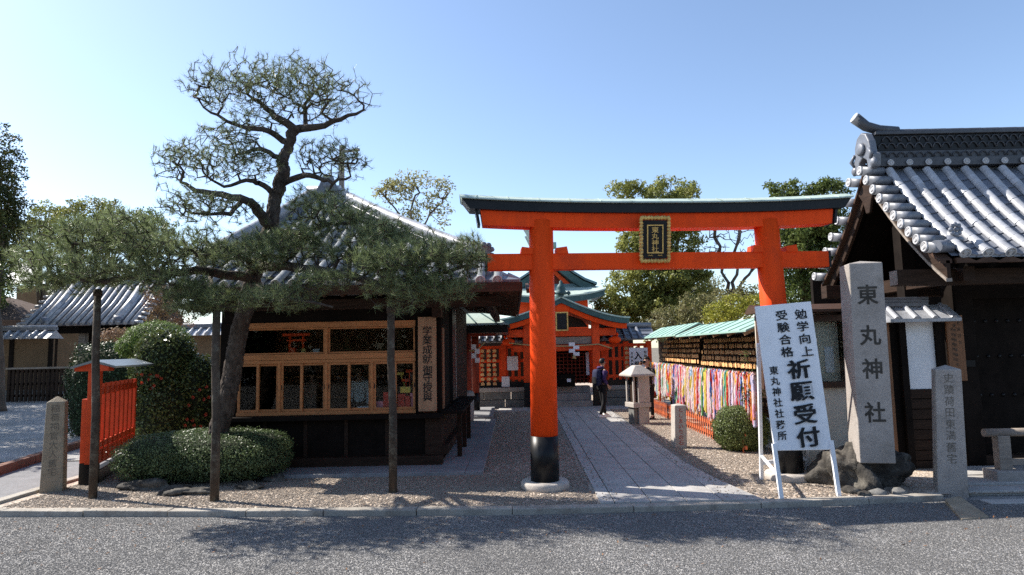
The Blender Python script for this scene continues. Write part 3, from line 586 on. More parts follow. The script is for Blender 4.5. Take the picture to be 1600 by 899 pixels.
for px in (438, 511, 582): MB().box(sx(px)-.022, sx(px)+.022, SY-.055, SY+.045, zs+.03, zm0).build('mullion', FWOOD, shop, bevel=.003)
MB().box(sx(508.3), sx(512.7), SY-.055, SY+.045, zm1, zt0).build('mullion', FWOOD, shop, bevel=.003)
for i, (a, b) in enumerate(((373, 406), (402, 436), (440, 474), (470, 509), (513, 548), (544, 580), (584, 620), (616, 649))):
    window(sx(a), sx(b), zs+.034, zm0-.004, SY + (.016 if i % 2 else -.018), .042, handle=-1 if i % 2 == 0 else 1)
# interior
MB().box(XL+.02, XR-.02, 13.3, 13.35, .05, 2.85).build('back_wall', BROWNB, shop); MB().box(XL+.01, XR-.01, SY+.1, 13.3, .055, .08).build('floor_boards', DWOOD, shop)
MB().box(XL, XR, SY+.08, 16.9, 2.86, 2.89).build('ceiling', DWOOD, shop); MB().box(XL-.02, XL+.04, SY+.08, 16.9, .06, 2.86).build('side_wall', BWOOD, shop)
MB().box(XL+.05, XR-.06, SY+.12, SY+.75, zs-.09, zs-.03).build('display_shelf', FWOOD, shop)
for k in range(3): MB().box(XL+.1, XR-.3, 13.05, 13.28, 1.0+k*.42, 1.03+k*.42).build('back_shelf', FWOOD, shop)
# right side
XS = XR
MB().box(XS-.06, XS, SY+.21, 12.6, zs-.02, 2.86).build('side_wall', BWOOD, shop); MB().box(XS-.06, XS-.005, 12.61, 16.9, .06, 2.86).build('side_wall', DWOOD, shop)
MB().box(XS-.06, XS-.004, SY+.2, 12.6, .2, zs-.1).build('side_panel', DWOOD, shop)
MB().box(XS+.002, XS+.02, SY+.05, SY+.28, zs+.02, 2.30).build('side_board', BROWNB, shop); MB().box(XS-.02, XS+.05, 13.0, 13.12, .95, 2.75).build('white_door_edge', WHITE, shop); MB().box(XS+.002, XS+.06, 12.3, 12.98, .95, 2.75).build('side_shutter', BLACK, shop)
MB().box(XS-.02, XS+.36, SY-.1, 14.2, zs-.05, zs).build('side_counter', BWOOD, shop, bevel=.006)
for y in (11.5, 12.6, 13.8): MB().box(XS+.20, XS+.28, y-.04, y+.04, .06, zs-.05).build('counter_leg', DWOOD, shop)
MB().box(XS-.02, XS+.10, SY-.05, 14.2, .2, .34).build('side_plinth', DWOOD, shop)
# eaves
EY, EXL, EXR, EZ = 10.1, -5.5, .12, 2.92
RA, LA, TZ = (-3.78, 14.0), (-4.45, 14.0), 5.0
def rz(s): return EZ+.05+.49*s+.02*s*s
def yz_front(s): return (EY+s, rz(s))
mb = MB(); mb.add([(EXL, EY, EZ-.05), (EXR, EY, EZ-.05), (XR, SY, EZ+.12), (XL, SY, EZ+.12)], [(0, 1, 2, 3)]); mb.add([(EXR, EY, EZ-.05), (EXR, 17.6, EZ-.05), (XR, 17.6, EZ+.12), (XR, SY, EZ+.12)], [(0, 1, 2, 3)]); mb.add([(EXL, 17.6, EZ-.05), (EXL, EY, EZ-.05), (XL, SY, EZ+.12), (XL, 17.6, EZ+.12)], [(0, 1, 2, 3)])
mb.build('soffit', EWOOD, shop)
MB().box(EXL-.02, EXR+.02, EY-.05, EY-.002, EZ-.10, EZ+.05).build('front_fascia', EWOOD, shop, bevel=.006); MB().box(EXR, EXR+.045, EY-.001, 17.6, EZ-.10, EZ+.05).build('side_fascia', EWOOD, shop, bevel=.006)
for k in range(21):
    x = EXL+.15+k*.295; MB().beam((x, EY+.01, EZ-.095), (max(XL, min(XR, x)) if False else x, SY-.02, EZ+.075), .05, .07).build('rafter', EWOOD, shop)
for k in range(18): MB().beam((EXR-.01, EY+.5+k*.4, EZ-.095), (XR+.02, EY+.5+k*.4 if EY+.5+k*.4 > SY else EY+.5+k*.4, EZ+.075), .05, .07, (0, 0, 1)).build('rafter', EWOOD, shop)
MB().box(XL-.3, EXR-.32, SY-.42, SY-.30, EZ-.30, EZ-.13).build('eave_beam', DWOOD, shop, bevel=.008); MB().box(EXR-.60, EXR-.46, SY-.30, 17.2, EZ-.27, EZ-.12).build('eave_beam', DWOOD, shop, bevel=.008)
MB().box(XS-.12, XS+.03, SY-.30, SY+.03, zt1+.05, EZ-.14).build('bracket', DWOOD, shop)
# roof surfaces under the tiles
N_ = 10; S = [3.9*i/N_ for i in range(N_+1)]
hipR = lambda s: EXR - s*(EXR-RA[0])/3.9; hipL = lambda s: EXL + s*(LA[0]-EXL)/3.9
mb = MB(); mb.strip([(hipL(s), EY+s, rz(s)-.03) for s in S], [(hipR(s), EY+s, rz(s)-.03) for s in S]); mb.strip([(hipR(s), EY+s, rz(s)-.03) for s in S], [(hipR(s), 17.6-s*.3, rz(s)-.03) for s in S]); mb.strip([(hipL(s), 17.6-s*.3, rz(s)-.03) for s in S], [(hipL(s), EY+s, rz(s)-.03) for s in S])
mb.strip([(hipR(3.9), 14.0, rz(3.9)-.03), (hipR(3.9), 16.5, rz(3.9)-.03)], [(hipL(3.9), 14.0, rz(3.9)-.03), (hipL(3.9), 16.5, rz(3.9)-.03)]); mb.strip([(EXL, 17.6, EZ), (EXR, 17.6, EZ)], [(LA[0], 16.5, 5), (RA[0], 16.5, 5)]); mb.build('roof_deck', TILED, shop)
nrow = 12
mb = MB()
for i in range(nrow):                                                     # stepped courses of pan tiles
    a, b = 3.9*i/nrow, 3.9*(i+1)/nrow+.02; mb.add([(hipL(a), EY+a, rz(a)+.045), (hipR(a), EY+a, rz(a)+.045), (hipR(b), EY+b, rz(b)-.005), (hipL(b), EY+b, rz(b)-.005), (hipL(a), EY+a, rz(a)-.02), (hipR(a), EY+a, rz(a)-.02)], [(0, 1, 2, 3), (4, 5, 1, 0)])
    mb.add([(hipR(a), EY+a, rz(a)+.045), (hipR(a), 17.6, rz(a)+.045), (hipR(b), 17.6, rz(b)-.005), (hipR(b), EY+b, rz(b)-.005), (hipR(a), EY+a, rz(a)-.02), (hipR(a), 17.6, rz(a)-.02)], [(0, 1, 2, 3), (4, 5, 1, 0)])
mb.build('pan_tile_courses', TILED, shop, kind='stuff')
for k in range(23):
    x = EXL+.14+k*.27; tmax = min((x-EXL)/((LA[0]-EXL)/3.9) if x < LA[0] else 9, (EXR-x)/((EXR-RA[0])/3.9) if x > RA[0] else 9, 3.9)
    n = max(1, int(tmax/.3)); 
    if tmax > .25: slope_course(shop, x, lambda s: yz_front(s), n, tmax-.05, 0, lift=.03, bar=BARS)
mb = MB()
for k in range(26):
    y = EY+.3+k*.3; tm = min(3.9, max(.3, y-EY)); mb.tube([(hipR(s), y, rz(s)+.04) for s in np.linspace(0, tm-.1, 5)], .065, 6)
mb.build('side_barrel_rows', TILE, shop, kind='stuff')
def ridge(pts, w, h, name='hip_ridge', end=True):
    """layered ridge with a barrel cap and a round end tile"""
    pts = [Vector(p) for p in pts]; mb = MB()
    for l in range(3):
        ww = w*(1.12-.1*l); hh = h*.28
        for a, b in zip(pts, pts[1:]): mb.beam(a+Vector((0, 0, hh*(l+.5))), b+Vector((0, 0, hh*(l+.5))), ww, hh*.86)
    o = mb.build(name, TILED, shop)
    up_ = Vector((0, 0, h*.86)); cp = MB(); cp.tube([p+up_ for p in pts], w*.52, 14); cp.build('ridge_cap', TILE, shop)
    jn = MB()
    for a, b in zip(pts[1::2], pts[2::2]): d_ = (b-a).normalized(); jn.tube([a+up_-d_*.012, a+up_+d_*.012], w*.545, 14)
    for s_ in (-1, 1): jn.tube([p+Vector((s_*w*.5*(1 if name != 'hip_ridge' else .72), s_*w*.35 if name == 'hip_ridge' else 0, h*.42)) for p in pts], .022, 6)
    jn.build('ridge_joint', TILE, shop, kind='stuff'); return o
hp = [(hipR(s), EY+s, rz(s)+.02 + .10*max(0, 1-s/1.2)**2) for s in np.linspace(.6, 3.9, 11)]; ridge(hp, .2, .30)
e = Vector(hp[0]); dirr = (e-Vector(hp[1])).normalized()
on = MB(); on.lathe([(.001, 0), (.13, 0), (.15, .05), (.11, .10), (.085, .075), (.05, .075), (.001, .10)], (0, 0, 0), 18); q = dirr.to_track_quat('Z', 'Y').to_matrix(); on.v = [tuple(q @ Vector(v) + e + Vector((0, 0, .24)) - dirr*.02) for v in on.v]
on2 = MB()
for k in range(6):
    a = math.pi*(k/5); v = q @ Vector((.17*math.cos(a), .17*math.sin(a), .03)); on2.lathe([(.001, -.05), (.05, -.03), (.06, 0), (.04, .04), (.001, .05)], tuple(v + e + Vector((0, 0, .2))), 8)
on2.build('ridge_scroll', TILED, shop); on.build('ridge_end_tile', TILED, shop)
hl = [(hipL(s), EY+s, rz(s)+.02) for s in np.linspace(.75, 3.9, 9)]; ridge(hl, .2, .30)
ridge([(RA[0]+.0, 14.0, rz(3.9)), (LA[0]-.05, 14.0, rz(3.9))], .26, .36, 'top_ridge'); ridge([(-4.1, 14.05, rz(3.9)), (-4.1, 16.5, rz(3.9))], .26, .36, 'top_ridge')
og = MB(); og.prism([(a-.34, 13.85, b+.12) for a, b in ((-3.95, 5.15), (-3.45, 5.15), (-3.42, 5.35), (-3.52, 5.5), (-3.6, 5.72), (-3.8, 5.72), (-3.88, 5.5), (-3.98, 5.35))], (0, .14, 0)); og.build('ogre_tile', TILED, shop, bevel=.02)
MB().lathe([(.001, 0), (.09, 0), (.1, .03), (.07, .05), (.001, .05)], (-4.04, 13.84, 5.62), 14, axis='Y').build('ogre_crest', TILED, shop)
fp = P(534, 275, 14.3); fm = MB(); fm.box(fp.x-.05, fp.x+.05, 14.25, 14.35, 5.2, P(534, 228, 14.3).z); fm.beam(P(531, 238, 14.3), P(562, 234, 14.3), .05, .05); fm.build('roof_mast', GREYW, shop)
# sign board with carved letters
sb = thing('shop_signboard', 'tall pale wooden board with vertical dark characters on the right corner of the shop', 'sign board', (sx(669), SY-.1, zs))
MB().box(sx(655), sx(683), SY-.13, SY-.065, zs+.0, sz(499)).build('board', BOARDW, sb, bevel=.006)
zz = [P(669, 517+i*(620-517)/7, SY-.13).z for i in range(8)]
letters('lettering', [(ch, (sx(669)+.005, SY-.1315, z), .165, (1, 0, 0), (0, 0, 1)) for ch, z in zip('学業成就御守授與', zz)], INK, sb, .012)
# things inside the windows
mt = thing('small_torii', 'small red model shrine gate on the shelf behind the upper shop window', 'model torii', (sx(452), SY+.35, zm1+.0))
bx, bz = sx(452), zm1+.02
for s in (-1, 1): MB().tube([(bx+s*.12, SY+.35, bz-.02), (bx+s*.115, SY+.35, bz+.30)], .022, 8).build('pillar', RED2, mt)
MB().box(bx-.24, bx+.24, SY+.32, SY+.38, bz+.30, bz+.345).build('lintel', RED2, mt); MB().box(bx-.17, bx+.17, SY+.335, SY+.365, bz+.21, bz+.24).build('tie_beam', RED2, mt)
MB().box(sx(376), sx(645), SY+.2, SY+.6, zm1-.02, zm1+.0).build('upper_shelf', FWOOD, shop)
rg = random.Random(3)
for i, (px, m, w, h, lab) in enumerate(((448, RED2, .10, .12, 'red box left of the model gate'), (466, GOLD, .07, .1, 'golden box right of the model gate'), (486, GREYCLOTH, .1, .09, 'pale packet at the right end of the upper shelf'))):
    x = sx(px); o = MB().box(x-w/2, x+w/2, SY+.25, SY+.33, zm1+.0, zm1+h).build('charm_box', m, origin=(x, SY+.3, zm1), bevel=.004); tag(o, lab, 'box')
cl = [(382, PAPER, .16, .05, 'white tray of charms in the leftmost lower window'), (418, PAPER, .14, .06, 'white tray of charms in the second lower window'), (428, YELL, .06, .07, 'yellow packet in the second lower window'), (456, PAPER, .17, .05, 'white tray of charms in the third lower window'), (490, PAPER, .18, .05, 'white tray of charms in the fourth lower window'), (503, FABRED, .05, .07, 'small red packet in the fourth lower window'), (530, PAPER, .2, .05, 'white tray of charms in the fifth lower window'), (566, PAPER, .16, .09, 'white price card in the sixth lower window'), (592, PINK, .09, .16, 'pink charm bag in the seventh lower window'), (603, FABRED, .1, .28, 'tall red charm box beside the pink bag'), (611, FABRED, .07, .22, 'red charm box left of the support pole'), (626, FABRED, .11, .25, 'red charm box at the left of the last lower window'), (636, FABRED, .1, .22, 'red charm box in the middle of the last lower window'), (644, PINK, .08, .26, 'pink and red box at the right end of the last window'), (632, YELL, .14, .08, 'yellow card standing above the red charm boxes')]
for px, m, w, h, lab in cl:
    x = sx(px); zb_ = zs-.03 + (.33 if m is YELL and px == 632 else 0); o = MB().box(x-w*.62, x+w*.62, SY+.07, SY+.07+w*.6, zb_, zb_+h*1.25).build('charm_box', m, origin=(x, SY+.25, zs), bevel=.004); tag(o, lab, 'box')
fan = thing('charm_arrows', 'spray of red and yellow lucky arrows in the rightmost shop window', 'lucky arrows', (sx(634), SY+.4, zs))
for i, (dx, dz, m) in enumerate(((-.16, .62, YELL), (.0, .66, RED2), (.14, .55, RED2), (.1, .45, YELL), (-.08, .5, RED2))): MB().beam((sx(634)+.0, SY+.42, zs+.1), (sx(634)+dx, SY+.40, zs+dz), .018, .018).build('arrow', m, fan); MB().box(sx(634)+dx-.06, sx(634)+dx+.06, SY+.395, SY+.405, zs+dz-.03, zs+dz+.02).build('arrow_tag', m, fan)
# metal rack and things on the side counter
rk_ = thing('metal_rack', 'black metal rail frame standing along the shop side counter', 'rail', (XS+.4, 12.2, .05))
a0, b0 = G(700, 697, .055), G(716, 694, .055)
MB().tube([a0, a0+Vector((0, 0, .80))], .014, 6).build('upright', BLMETAL, rk_); MB().tube([b0, b0+Vector((0, 0, .92))], .014, 6).build('upright', BLMETAL, rk_); MB().tube([a0+Vector((0, 0, .8)), b0+Vector((0, 0, .92))], .014, 6).build('top_rail', BLMETAL, rk_); MB().tube([a0+Vector((0, 0, .03)), b0+Vector((0, 0, .03))], .012, 6).build('bottom_rail', BLMETAL, rk_)
for i, (px, y, w, h, m, lab) in enumerate(((693, 11.6, .09, .26, BOARDW, 'upright pale wooden box on the side counter near the corner'), (686, 11.3, .12, .06, PAPER, 'white papers lying at the near end of the side counter'), (700, 12.4, .14, .10, BWOOD, 'low dark tray in the middle of the side counter'), (706, 13.2, .10, .08, BROWNB, 'small brown box toward the far end of the side counter'))):
    x = P(px, 600, y).x; o = MB().box(x-w/2, x+w/2, y-.08, y+.08, zs+.001, zs+h).build('counter_box', m, origin=(x, y, zs), bevel=.005); tag(o, lab, 'box')
pp = G(728, 662); cb = thing('stone_basin', 'grey cylindrical stone basin behind the side counter', 'basin', (pp.x, pp.y, .05))
MB().lathe([(.20, 0), (.22, .1), (.22, .75), (.19, .80), (.16, .74), (.001, .72)], (pp.x, pp.y, .05), 18).build('bowl', STONE, cb)
# ------------------------------------------------------------------ water pavilion with red posts beside the shop
pv = thing('pavilion', 'small open pavilion with dark red posts and pale copper roof beyond the shop', 'pavilion', (-1.4, 19, .1))
for px, py, Y in ((731.5, 654, 18.2), (744, 652, 19.6)):
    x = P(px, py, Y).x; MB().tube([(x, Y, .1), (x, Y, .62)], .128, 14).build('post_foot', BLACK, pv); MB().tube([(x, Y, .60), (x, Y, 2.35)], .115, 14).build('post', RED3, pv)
for px, Y in ((690, 18.2), (705, 19.6)):
    x = P(px, 600, Y).x; MB().tube([(x, Y, .1), (x, Y, 2.35)], .115, 12).build('post', RED3, pv)
e0, e1 = P(700, 520, 17.4), P(793, 515, 17.4); t0, t1 = P(650, 440, 19.5), P(722, 470, 19.5)
zE = (e0.z+e1.z)/2
MB().box(e0.x-1.2, e1.x, 17.45, 21.2, zE-.05, zE+.15).build('eave_board', BLACK, pv)
mb = MB(); A = [(e0.x-1.2, 17.35, zE+.155), (e1.x+.06, 17.35, zE+.155), (e1.x+.06, 21.3, zE+.155), (e0.x-1.2, 21.3, zE+.155)]; xr = P(720, 470, 19.4).x; zr = P(720, 468, 19.4).z; B_ = [(e0.x-.6, 19.3, zr), (xr, 19.3, zr), (xr, 19.5, zr), (e0.x-.6, 19.5, zr)]
mb.add(A+B_, [(0, 1, 5, 4), (1, 2, 6, 5), (2, 3, 7, 6), (3, 0, 4, 7), (4, 5, 6, 7)]); mb.build('copper_roof', COPG, pv)
for k in range(4):
    u = .3+.2*k; a_ = Vector(A[0]).lerp(Vector(A[1]), u); b_ = Vector(B_[0]).lerp(Vector(B_[1]), u); MB().beam(a_+Vector((0, 0, .012)), b_+Vector((0, 0, .012)), .025, .03).build('roof_seam', COPD, pv)
MB().box(e0.x-.9, e1.x-.35, 18.1, 18.3, 2.30, 2.42).build('tie_beam', RED3, pv)
rp = thing('pavilion_rope', 'straw rope with white zigzag paper hanging beside the red pavilion posts', 'sacred rope', P(747, 545, 18.05))
ra, rb = P(733, 548, 18.05), P(757, 535, 18.05); MB().tube([ra, ra.lerp(rb, .5)-Vector((0, 0, .12)), rb], .022, 7).build('rope', ROPE, rp)
def shide(parent, c, w, h, name='paper_streamer', m=None):
    mb = MB(); 
    for i in range(4): x = c.x + (w*.22 if i % 2 else -w*.22); mb.box(x-w*.3, x+w*.3, c.y-.012+.002*i, c.y-.004+.002*i, c.z+h/2-h*(i+1)/4, c.z+h/2-h*i/4+.01)
    mb.build(name, m or PAPER, parent)
shide(rp, P(743, 553, 18.03), .22, .5)
# ------------------------------------------------------------------ main hall
Yp = 20.9; xc = P(876, 500, Yp).x; gz = lambda py, Y=Yp, px=876: P(px, py, Y).z; gx = lambda px, Y=Yp, py=520: P(px, py, Y).x
hall = thing('main_hall', 'vermilion shrine hall with curved green copper roofs behind the gate', 'shrine hall', (xc, 22, 0))
def gable_profile(hw, z_top, z_end, lift=.06, n=14):
    out = []
    for i in range(2*n+1):
        u = -1+i/n; a = abs(u); z = z_end + (z_top-z_end)*((1-a)**1.55) + lift*max(0, a-.8)*5*max(0, a-.8)
        z = z - (z_top-z_end)*.0*a; out.append((u*hw, z))
    return out
def curved_roof(parent, prof, xm, y0, y1, th, m, name):
    a = [(xm+x, y0, z) for x, z in prof]; b = [(xm+x, y0, z-th) for x, z in prof]; c = [(x, y1, z) for x, y, z in a]; d = [(x, y1, z) for x, y, z in b]; mb = MB(); mb.strip(a, c, True); mb.strip(d, b, True); mb.strip(b, a); mb.strip(c, d)
    mb.add([a[0], b[0], d[0], c[0]], [(0, 1, 2, 3)]); mb.add([a[-1], b[-1], d[-1], c[-1]], [(3, 2, 1, 0)]); return mb.build(name, m, parent)
hwp = gx(981)-xc; zt_, ze_ = gz(465), gz(497, px=960)
pr = gable_profile(hwp, zt_, ze_); curved_roof(hall, pr, xc, Yp-.55, Yp+3.2, .05, COPG, 'porch_roof')
pr2 = [(x*.985, z-.052) for x, z in pr]; curved_roof(hall, pr2, xc, Yp-.52, Yp+3.1, .16, COPD, 'porch_roof_edge')
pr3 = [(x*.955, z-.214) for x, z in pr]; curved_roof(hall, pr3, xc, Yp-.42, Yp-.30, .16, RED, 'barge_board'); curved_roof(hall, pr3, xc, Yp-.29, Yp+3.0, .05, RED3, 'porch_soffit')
MB().tube([(xc, Yp-.6, zt_+.07), (xc, Yp+3.2, zt_+.07)], .10, 10).build('porch_ridge', COPD, hall)
fn_ = MB(); fn_.lathe([(.18, 0), (.20, .06), (.13, .12), (.15, .2), (.11, .3), (.05, .36), (.055, .42), (.001, .47)], (xc, Yp-.5, zt_+.05), 14)
for s in (-1, 1): fn_.lathe([(.001, -.07), (.07, 0), (.05, .06), (.001, .09)], (xc+s*.24, Yp-.5, zt_+.08), 10)
fn_.build('ridge_finial', COPD, hall)
# pendant ornament, plaque
MB().prism([(xc-.28, Yp-.45, zt_-.30), (xc, Yp-.45, zt_-.22), (xc+.28, Yp-.45, zt_-.30), (xc+.20, Yp-.45, zt_-.62), (xc+.05, Yp-.45, zt_-.74), (xc-.05, Yp-.45, zt_-.74), (xc-.20, Yp-.45, zt_-.62)], (0, .04, 0)).build('gable_pendant', RED, hall, bevel=.02)
mp = MB(); mp.box(xc-.18, xc+.18, Yp-.5, Yp-.46, gz(517), gz(490)); mp.build('hall_plaque', BLACK, hall); mp = MB()
for a, b, c_, d in ((-.2, -.16, gz(518), gz(489)), (.16, .2, gz(518), gz(489)), (-.16, .16, gz(518), gz(518)+.04), (-.16, .16, gz(489)-.04, gz(489))): mp.box(xc+a, xc+b, Yp-.52, Yp-.455, c_, d)
mp.build('plaque_frame', GOLD, hall)
# posts
pxo = gx(930)-xc
for s in (-1, 1):
    x = xc+s*pxo; MB().box(x-.13, x+.13, Yp-.13, Yp+.13, .0, gz(597)).build('post_foot', BLACK, hall, bevel=.015); MB().box(x-.125, x+.125, Yp-.125, Yp+.125, gz(597)-.005, gz(490)).build('porch_post', RED2, hall, bevel=.03); MB().box(x-.2, x+.2, Yp-.2, Yp+.2, -.05, .06).build('post_base', STONE, hall, bevel=.02)
for i, (pya, pyb, xo) in enumerate(((526, 514, gx(962)-xc), (549, 539, gx(951)-xc))): MB().box(xc-xo, xc+xo, Yp-.10+.01*i, Yp+.10-.01*i, gz(pya), gz(pyb)).build('porch_beam', RED2, hall, bevel=.02)
MB().prism([(xc-pxo*.8, Yp-.03, gz(512)), (xc+pxo*.8, Yp-.03, gz(512)), (xc+pxo*.62, Yp-.03, gz(500)), (xc+.3, Yp-.03, gz(494)), (xc-.3, Yp-.03, gz(494)), (xc-pxo*.62, Yp-.03, gz(500))], (0, .08, 0)).build('carved_panel', DWOOD, hall, bevel=.02)
MB().box(xc-pxo+.14, xc+pxo-.14, Yp-.02, Yp+.04, gz(538), gz(527)).build('transom_panel', GREYW, hall)
for s in (-1, 1):
    x = xc+s*(gx(951)-xc+.18); c_ = MB(); c_.lathe([(.001, -.2), (.09, -.14), (.13, 0), (.11, .12), (.06, .2), (.001, .22)], (x, Yp, gz(533)), 10, axis='X'); c_.lathe([(.001, -.06), (.05, 0), (.001, .1)], (x+s*.1, Yp, gz(530)+.1), 8); c_.build('carved_beam_end', RED, hall)
# body behind the porch
bz0, bzt = .72, gz(470)
MB().box(xc-3.3, xc+2.9, Yp+3.0, Yp+3.1, bz0, gz(520)).build('inner_wall', DWOOD, hall)
mb = MB(); x0, x1, za, zb = gx(866), gx(926), gz(605), gz(556)
for k in range(15): x = xc-pxo+.16+k*(2*pxo-.32)/14; mb.box(x-.014, x+.014, Yp+1.0, Yp+1.03, bz0, gz(553))
for k in range(9): z = bz0+.03+k*(gz(553)-bz0)/8.3; mb.box(xc-pxo+.14, xc+pxo-.14, Yp+1.005, Yp+1.027, z-.014, z+.014)
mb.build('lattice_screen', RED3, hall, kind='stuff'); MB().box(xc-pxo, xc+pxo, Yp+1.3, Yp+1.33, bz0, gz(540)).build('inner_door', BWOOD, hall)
for s in (-1, 1): MB().box(xc+s*pxo-.1, xc+s*pxo+.1, Yp+.95, Yp+1.15, bz0, gz(520)).build('inner_post', RED2, hall); MB().box(xc+s*(pxo-.22)-.05, xc+s*(pxo-.22)+.05, Yp+.5, Yp+.52, bz0+.3, gz(552)).build('curtain', PAPER, hall)
MB().box(gx(868), gx(898), Yp+.3, Yp+.75, .66, gz(586)).build('offering_box', BWOOD, hall, bevel=.02); MB().box(gx(885), gx(891), Yp+.285, Yp+.298, gz(598), gz(593)).build('box_label', PAPER, hall)
for i, (pya, pyb) in enumerate(((634, 624), (624, 615), (615, 606))): MB().box(xc-pxo+.16, xc+pxo-.16, Yp-.05+i*.3, Yp+1.0, (0 if i == 0 else .22*i), .22*(i+1)).build('step', STONE, hall, bevel=.01)
rope = thing('hall_rope', 'straw rope with white zigzag paper hung across the hall porch', 'sacred rope', (xc, Yp-.2, gz(538)))
MB().tube([P(795, 536, Yp-.2), P(840, 541, Yp-.2), P(898, 541, Yp-.2), P(935, 538, Yp-.2), P(957, 545, Yp-.2)], .022, 7).build('rope', ROPE, rope)
shide(rope, P(897, 546, Yp-.22), .32, .42); MB().lathe([(.02, 0), (.07, -.16), (.001, -.16)], P(897, 553, Yp-.2), 8).build('tassel', ROPE, rope)
# upper hall roof
Yh = 27.0; hx = lambda px, py=450: P(px, py, Yh).x; hz = lambda py, px=876: P(px, py, Yh).z
xl, xr2 = hx(775), hx(947); zl = hz(462)
MB().box(hx(800), hx(921), Yh+.7, Yh+5, .5, zl+.1).build('upper_wall', RED2, hall)
def up_roof(dz, inset, m, nm, th):
    e = [(xl+inset + (xr2-xl-2*inset)*u, Yh+inset*.4, zl+dz+.28*abs(2*u-1)**2.6) for u in np.linspace(0, 1, 13)]; t = [(hx(792)+inset + (hx(938)-hx(792)-2*inset)*u, Yh+1.9, hz(441)+dz-.0) for u in np.linspace(0, 1, 13)]
    mb = MB(); mb.strip(e, t, True); mb.strip([(x, y, z-th) for x, y, z in e], e); mb.strip([(x, y, z-th) for x, y, z in t], [(x, y, z-th) for x, y, z in e])
    for E_, T_, s in ((e[0], t[0], 0), (e[-1], t[-1], 1)): mb.add([E_, T_, (T_[0], Yh+4.5, T_[2]), (E_[0], Yh+6.0, E_[2]), (E_[0], E_[1], E_[2]-th), (E_[0], Yh+6, E_[2]-th)], [(0, 1, 2, 3), (0, 3, 5, 4)])
    mb.build(nm, m, hall)
up_roof(0, 0, COPG, 'upper_roof', .06); up_roof(-.065, .06, COPD, 'upper_roof_edge', .24)
MB().box(hx(792), hx(938), Yh+1.85, Yh+4.5, hz(443), hz(437)).build('roof_course', COPB, hall)
ga = [(hx(865)+s_*((1-q)*(hx(940)-hx(865))), hz(437)+(hz(388)-hz(437))*(q**1.35)) for s_, q in [(-1, 0), (-1, .25), (-1, .5), (-1, .75), (1, 1), (1, .75), (1, .5), (1, .25), (1, 0)]]
gp_ = [(x-hx(865), z) for x, z in ga]; curved_roof(hall, gp_, hx(865), Yh+1.4, Yh+5, .10, COPB, 'gable_roof'); curved_roof(hall, [(x*.93, z-.11) for x, z in gp_], hx(865), Yh+1.5, Yh+4.9, .35, COPD, 'gable_board'); curved_roof(hall, [(x*.8, z-.46) for x, z in gp_[1:-1]], hx(865), Yh+1.9, Yh+2.0, .25, RED2, 'gable_inner_board')
MB().add([(hx(830), Yh+2.2, hz(437)), (hx(900), Yh+2.2, hz(437)), (hx(865), Yh+2.2, hz(402))], [(0, 1, 2)]).build('gable_panel', RED3, hall)
MB().tube([(hx(855), Yh+2.0, hz(372)), (hx(876), Yh+2.0, hz(372))], .16, 10).build('ridge_log', COPT, hall)
for s in (-1, 1): MB().beam((hx(846)+.0, Yh+2.3+s*.1, hz(398)), (hx(846)+s*.55, Yh+2.3+s*.1, hz(354)), .16, .12, (0, 1, 0)).build('crossed_finial', COPG, hall)
MB().beam(P(838, 388, Yh+1), P(819, 355, Yh+1), .20, .10, (0, 1, 0)).build('crossed_finial', COPG, hall)
# ------------------------------------------------------------------ red fences with stone footing and tiled coping, both sides of the porch
def hall_fence(x0, x1, Y, name, label, npost, seed, ema_cols, zb=.68, ztop=None):
    t = thing(name, label, 'fence', ((x0+x1)/2, Y, 0)); rg = random.Random(seed); ztop = ztop or gz(541)
    nb = max(2, int((x1-x0)/.72))
    for r_ in range(2):
        for k in range(nb):
            a, b = x0+(x1-x0)*k/nb+(.2 if r_ and k else 0), x0+(x1-x0)*(k+1)/nb+(.2 if r_ and k < nb-1 else 0); MB().box(a+.008, b-.008, Y-.16+rg.uniform(-.006, .006), Y+.2, r_*.26+.004 if r_ else -.05, r_*.26+.25).build('stone_block', STONED, t, bevel=.012)
    MB().box(x0-.02, x1+.02, Y-.2, Y+.24, .515, zb-.02).build('stone_coping', STONE, t, bevel=.012)
    MB().box(x0, x1, Y-.08, Y+.08, zb-.018, zb+.16).build('sill_beam', BLACK, t)
    for k in range(npost): x = x0+.08+(x1-x0-.16)*k/(npost-1); MB().box(x-.085, x+.085, Y-.085, Y+.085, zb+.16, ztop+.12).build('post', RED2, t, bevel=.01)
    for z in (zb+.28, (zb+ztop)/2+.2, ztop): MB().box(x0, x1, Y-.04, Y+.04, z-.05, z+.05).build('rail', RED2, t)
    n = int((x1-x0)/.21)
    for k in range(n): x = x0+.2+(x1-x0-.4)*k/(n-1); MB().box(x-.045, x+.045, Y-.03, Y+.03, zb+.16, ztop-.05).build('picket', RED2, t)
    mb = MB()
    for x, r0, r1 in ema_cols:
        for r_ in range(r0, r1):
            z = ztop-.12-r_*.155; w = .062; a = rg.uniform(-.04, .04); q = Matrix.Rotation(rg.uniform(-.12, .12), 3, 'Y'); y = Y-.10-rg.uniform(0, .02)
            pts = [Vector((-w, 0, -.045)), Vector((w, 0, -.045)), Vector((w, 0, .03)), Vector((0, 0, .065)), Vector((-w, 0, .03))]; mb.prism([q @ v + Vector((x+a*.3, y, z)) for v in pts], (0, .012, 0))
    if ema_cols: mb.build('votive_plaques', EMAW, t, kind='stuff')
    return t
lf0, lf1 = gx(704, 21.6), gx(829, 21.6)
lf = hall_fence(lf0, lf1, 21.6, 'shrine_fence', 'vermilion fence hung with wooden plaques left of the hall porch', 4, 3, [(gx(p, 21.6), 0, 8) for p in (722, 753, 763, 772)])
rf0, rf1 = gx(938, 21.6), gx(1016, 21.6)
